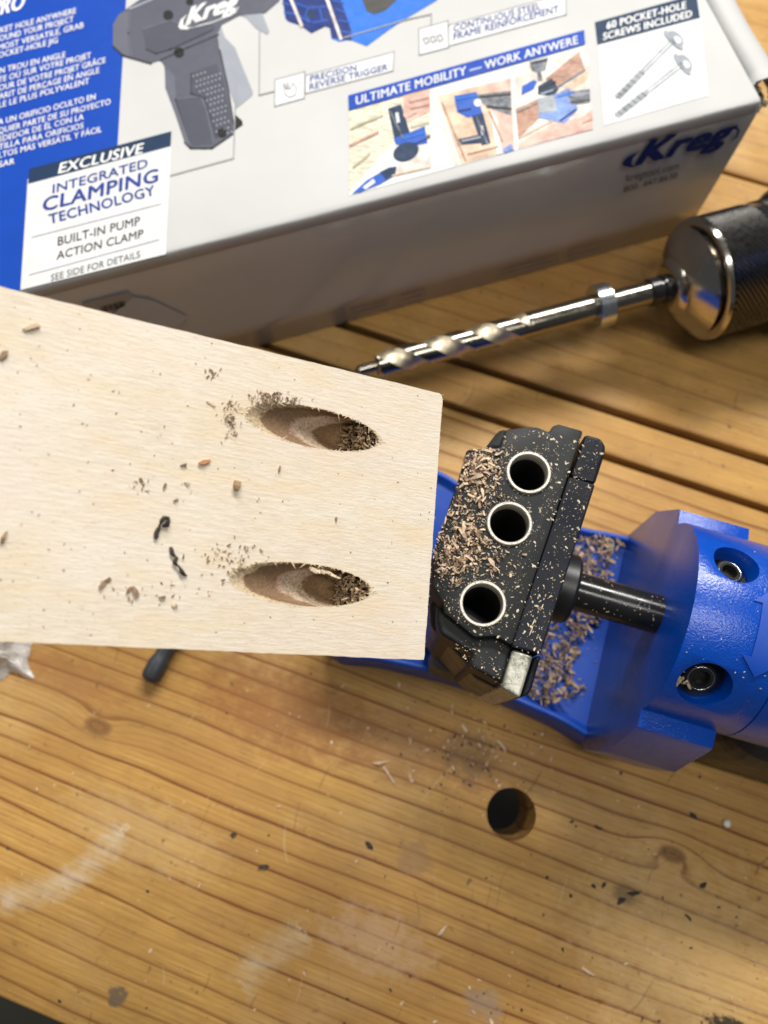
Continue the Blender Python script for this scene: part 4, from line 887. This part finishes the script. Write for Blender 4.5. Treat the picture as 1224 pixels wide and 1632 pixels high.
def bench_bit(px, py, L, W, T, mat, name, label, cat, group=None, yaw=None):
    b_ = at(px, py, .05); mb = MB()
    if name == 'dark_flake': flake(mb, b_, L, W, T, yaw)
    else: mb.chip(b_ + Vector((0, 0, T * .55)), L, W, T, yaw, .12, bend=.25)
    o = mb.build(name, mat, None, origin=b_); tag(o, label, cat, group)
G1 = 'dark flakes on the bench'; L1 = 'small dark flake lying on the bare bench top past the dog hole'
for px, py, L, W in [(1105, 1300, 3.2, 2.0), (990, 1436, 4.2, 2.4), (1009, 1424, 5.2, 1.8), (1120, 1411, 3.6, 2.2), (955, 1320, 3.0, 1.4), (872, 1398, 1.8, 1.4), (910, 1428, 1.8, 1.4), (1098, 1463, 3.6, 1.2), (946, 1412, 2.4, 1.2), (963, 1410, 2.6, 1.6)]:
    bench_bit(px, py, L, W, .8, M_dark, 'dark_flake', L1, 'flake', G1)
bench_bit(588, 1347, 4.4, 2.2, .9, M_dark, 'dark_flake', 'dark brown flake on the bench between dog hole and glue arc, slanted', 'flake', None, -.9)
bench_bit(419, 1382, 4.0, 2.4, 1.0, M_dark, 'dark_flake', 'dark seed-shaped flake on the bench beside the white glue arc', 'flake', None, .1)
bench_bit(372, 1330, 3.0, 2.0, .9, M_dark, 'dark_flake', 'dark crumbly flake on the bench between glue arc and board shadow', 'flake', None, .4)
b_ = at(1157, 1312, .0); o = MB().lathe([(0, .4), (.2, 1.2), (1.0, 1.6), (1.8, 1.2), (2.1, .3)], b_, (0, 0, 1), 16).build('white_bead', plain('white_bead', (.75, .70, .62), .5), None, smooth=True, origin=b_); tag(o, 'tiny round white bead of dried glue on the bench top', 'bead')
G2 = 'pale shavings on the bench'; L2 = 'pale curled wood shaving lying on the bench in front of the jig'
for px, py, L, W in [(766, 1170, 5.5, .9), (800, 1190, 5.0, .9), (608, 1215, 6, 1.3), (620, 1235, 7, .9), (655, 1240, 3.5, 1.0), (775, 1222, 3.5, 1.4), (712, 1185, 4.0, 1.1), (793, 1247, 3.2, 1.4), (705, 1482, 4.5, 1.2), (937, 1548, 4.5, 1.1), (1040, 1361, 3.5, .8), (1013, 1452, 4.5, .7), (740, 1160, 3.2, 1.2)]:
    bench_bit(px, py, L, W, .4, M_chip, 'wood_shaving', L2, 'shaving', G2)
def scatter(n_, mat, name, label, f, Lr, onp):
    mb = MB(); k = 0
    while k < n_:
        px, py = f(); p = at(px, py, 0); a_, b2_ = to_plank(px, py)
        if not (-131 < b2_ < 145) or math.hypot(a_ - hx, b2_ - hy) < 10.5: continue
        L = Lr[0] + (Lr[1] - Lr[0]) * random.random() ** 2
        if 'dark' in name: flake(mb, Vector((p.x, p.y, .03)), L, L * random.uniform(.4, .9), .3)
        else: mb.chip((p.x, p.y, .2), L, L * random.uniform(.25, .7), .25, tilt=.2)
        k += 1
    o = mb.build(name, mat, None, kind='stuff'); o['label'] = label
mixf = lambda: (random.gauss(760, 60), random.gauss(1200, 45)) if random.random() < .35 else ((random.uniform(560, 1230), random.uniform(1060, 1640)) if random.random() < .8 else (random.uniform(0, 560), random.uniform(1060, 1640)))
scatter(230, M_chip, 'wood_shavings', 'pale wood specks scattered over the bench top', mixf, (.4, 1.9), 0)
scatter(230, M_dark, 'dark_specks', 'dark dirt specks scattered over the bench top', mixf, (.4, 1.7), 0)
# specks on the clamp body
mb = MB()
for i in range(45):
    px, py = random.uniform(1080, 1224), random.uniform(880, 1120); s_, a_ = on_cyl(px, py)
    if s_ < 23 or any((jp(s_, 0, AZ) + (jl * math.sin(a_) + Vector((0, 0, 1)) * math.cos(a_)) * R - c_).length < h_ + .8 for c_, _, h_ in screws): continue
    nn = jl * math.sin(a_) + Vector((0, 0, 1)) * math.cos(a_); L = random.uniform(.15, .55); mb.chip(jp(s_, 0, AZ) + nn * (R + .08), L, L * .5, .1, up=nn, tilt=.1)
for c_, ax, hr in screws[1:]:
    for i in range(26): 
        q = c_ + ax * random.uniform(-6.6, -4.2) - jd * random.uniform(2.5, hr * .85) + jl * random.uniform(-3.5, 4.5); mb.chip(q, random.uniform(1, 2.4), random.uniform(.4, 1), .2, tilt=.6)
for i in range(60):
    s_ = random.uniform(-5, 22); a_ = random.uniform(-1.1, .9); nn = jl * math.sin(a_) + Vector((0, 0, 1)) * math.cos(a_); L = random.uniform(.15, .5); mb.chip(jp(s_, 0, 85) + nn * 6.05, L, L * .5, .08, up=nn, tilt=.1)
o = mb.build('sawdust', M_dust, None, kind='stuff'); o['label'] = 'pale sawdust specks on the blue barrel and black rod'

# ------------------------------------------------------------------ small things by the board: hex driver and plastic bag
p0, p1, p2 = at(236, 1086, 4.2), at(258, 1048, 4.6), at(300, 972, 5.0)
ax = (p2 - p0).normalized()
o = MB().lathe([(0, .4), (.3, 2.3), (1.0, 3.3), (2.4, 3.9), (8, 4.1), (10.2, 3.6), (11.5, 3.2), (13, 3.5), (30, 3.8), (33, 2.2), (33.2, 1.6), (58, 1.6)], p0 - Vector((0, 0, .1)), ax, 32).build('rubber_tipped_rod', plain('dark_rubber', (.035, .04, .045), .42, var=.3), None, origin=Vector((p0.x, p0.y, 0)))
shade_auto(o, 40); tag(o, 'dark grey rubber-tipped rod sticking out from under the plywood board', 'rod')
t = NT('clear_film'); mm = t.map(t.co(), (1000,) * 3)
M_film = t.out((.82, .80, .76), .22, 0, t.bump(t.noise(mm, .25, 4, .6), .5, .001), Alpha=.62, **{'Transmission Weight': .35})
mb = MB(); G = 34; vs = []; fs = []
c0, c1, c2 = at(-120, 1010, 0), at(78, 1080, 0), at(20, 930, 0)
import mathutils.noise as mn
for i in range(G + 1):
    for j in range(G + 1):
        u, v = i / G, j / G
        px = -140 + u * (185 + 35 * math.sin(v * 5) * .6 + 34 * max(0, v - .55) * 2); py = 930 + v * 150 - 12 * math.sin(u * 9) * v + (14 * (u - .5) * v)
        p = at(px, py, 0); ed_ = min(u, v, 1 - u, 1 - v)
        hgt = (2 + 9 * (.5 + .5 * mn.noise(Vector((u * 5, v * 5, 3)))) + 5 * abs(mn.noise(Vector((u * 11, v * 11, 7))))) * min(1, ed_ * 6) + .3
        vs.append((p.x + 3 * mn.noise(Vector((u * 9, v * 9, 1))), p.y + 3 * mn.noise(Vector((u * 9, v * 9, 5))), hgt))
for i in range(G):
    for j in range(G): a = i * (G + 1) + j; fs.append((a, a + 1, a + G + 2, a + G + 1))
mb.add(vs, fs); b_ = at(-20, 1040, 0); o = mb.build('plastic_bag', M_film, None, smooth=False, origin=b_)
m = o.modifiers.new('film', 'SOLIDIFY'); m.thickness = .00008
tag(o, 'crumpled clear plastic bag corner lying on the bench by the board', 'plastic bag')
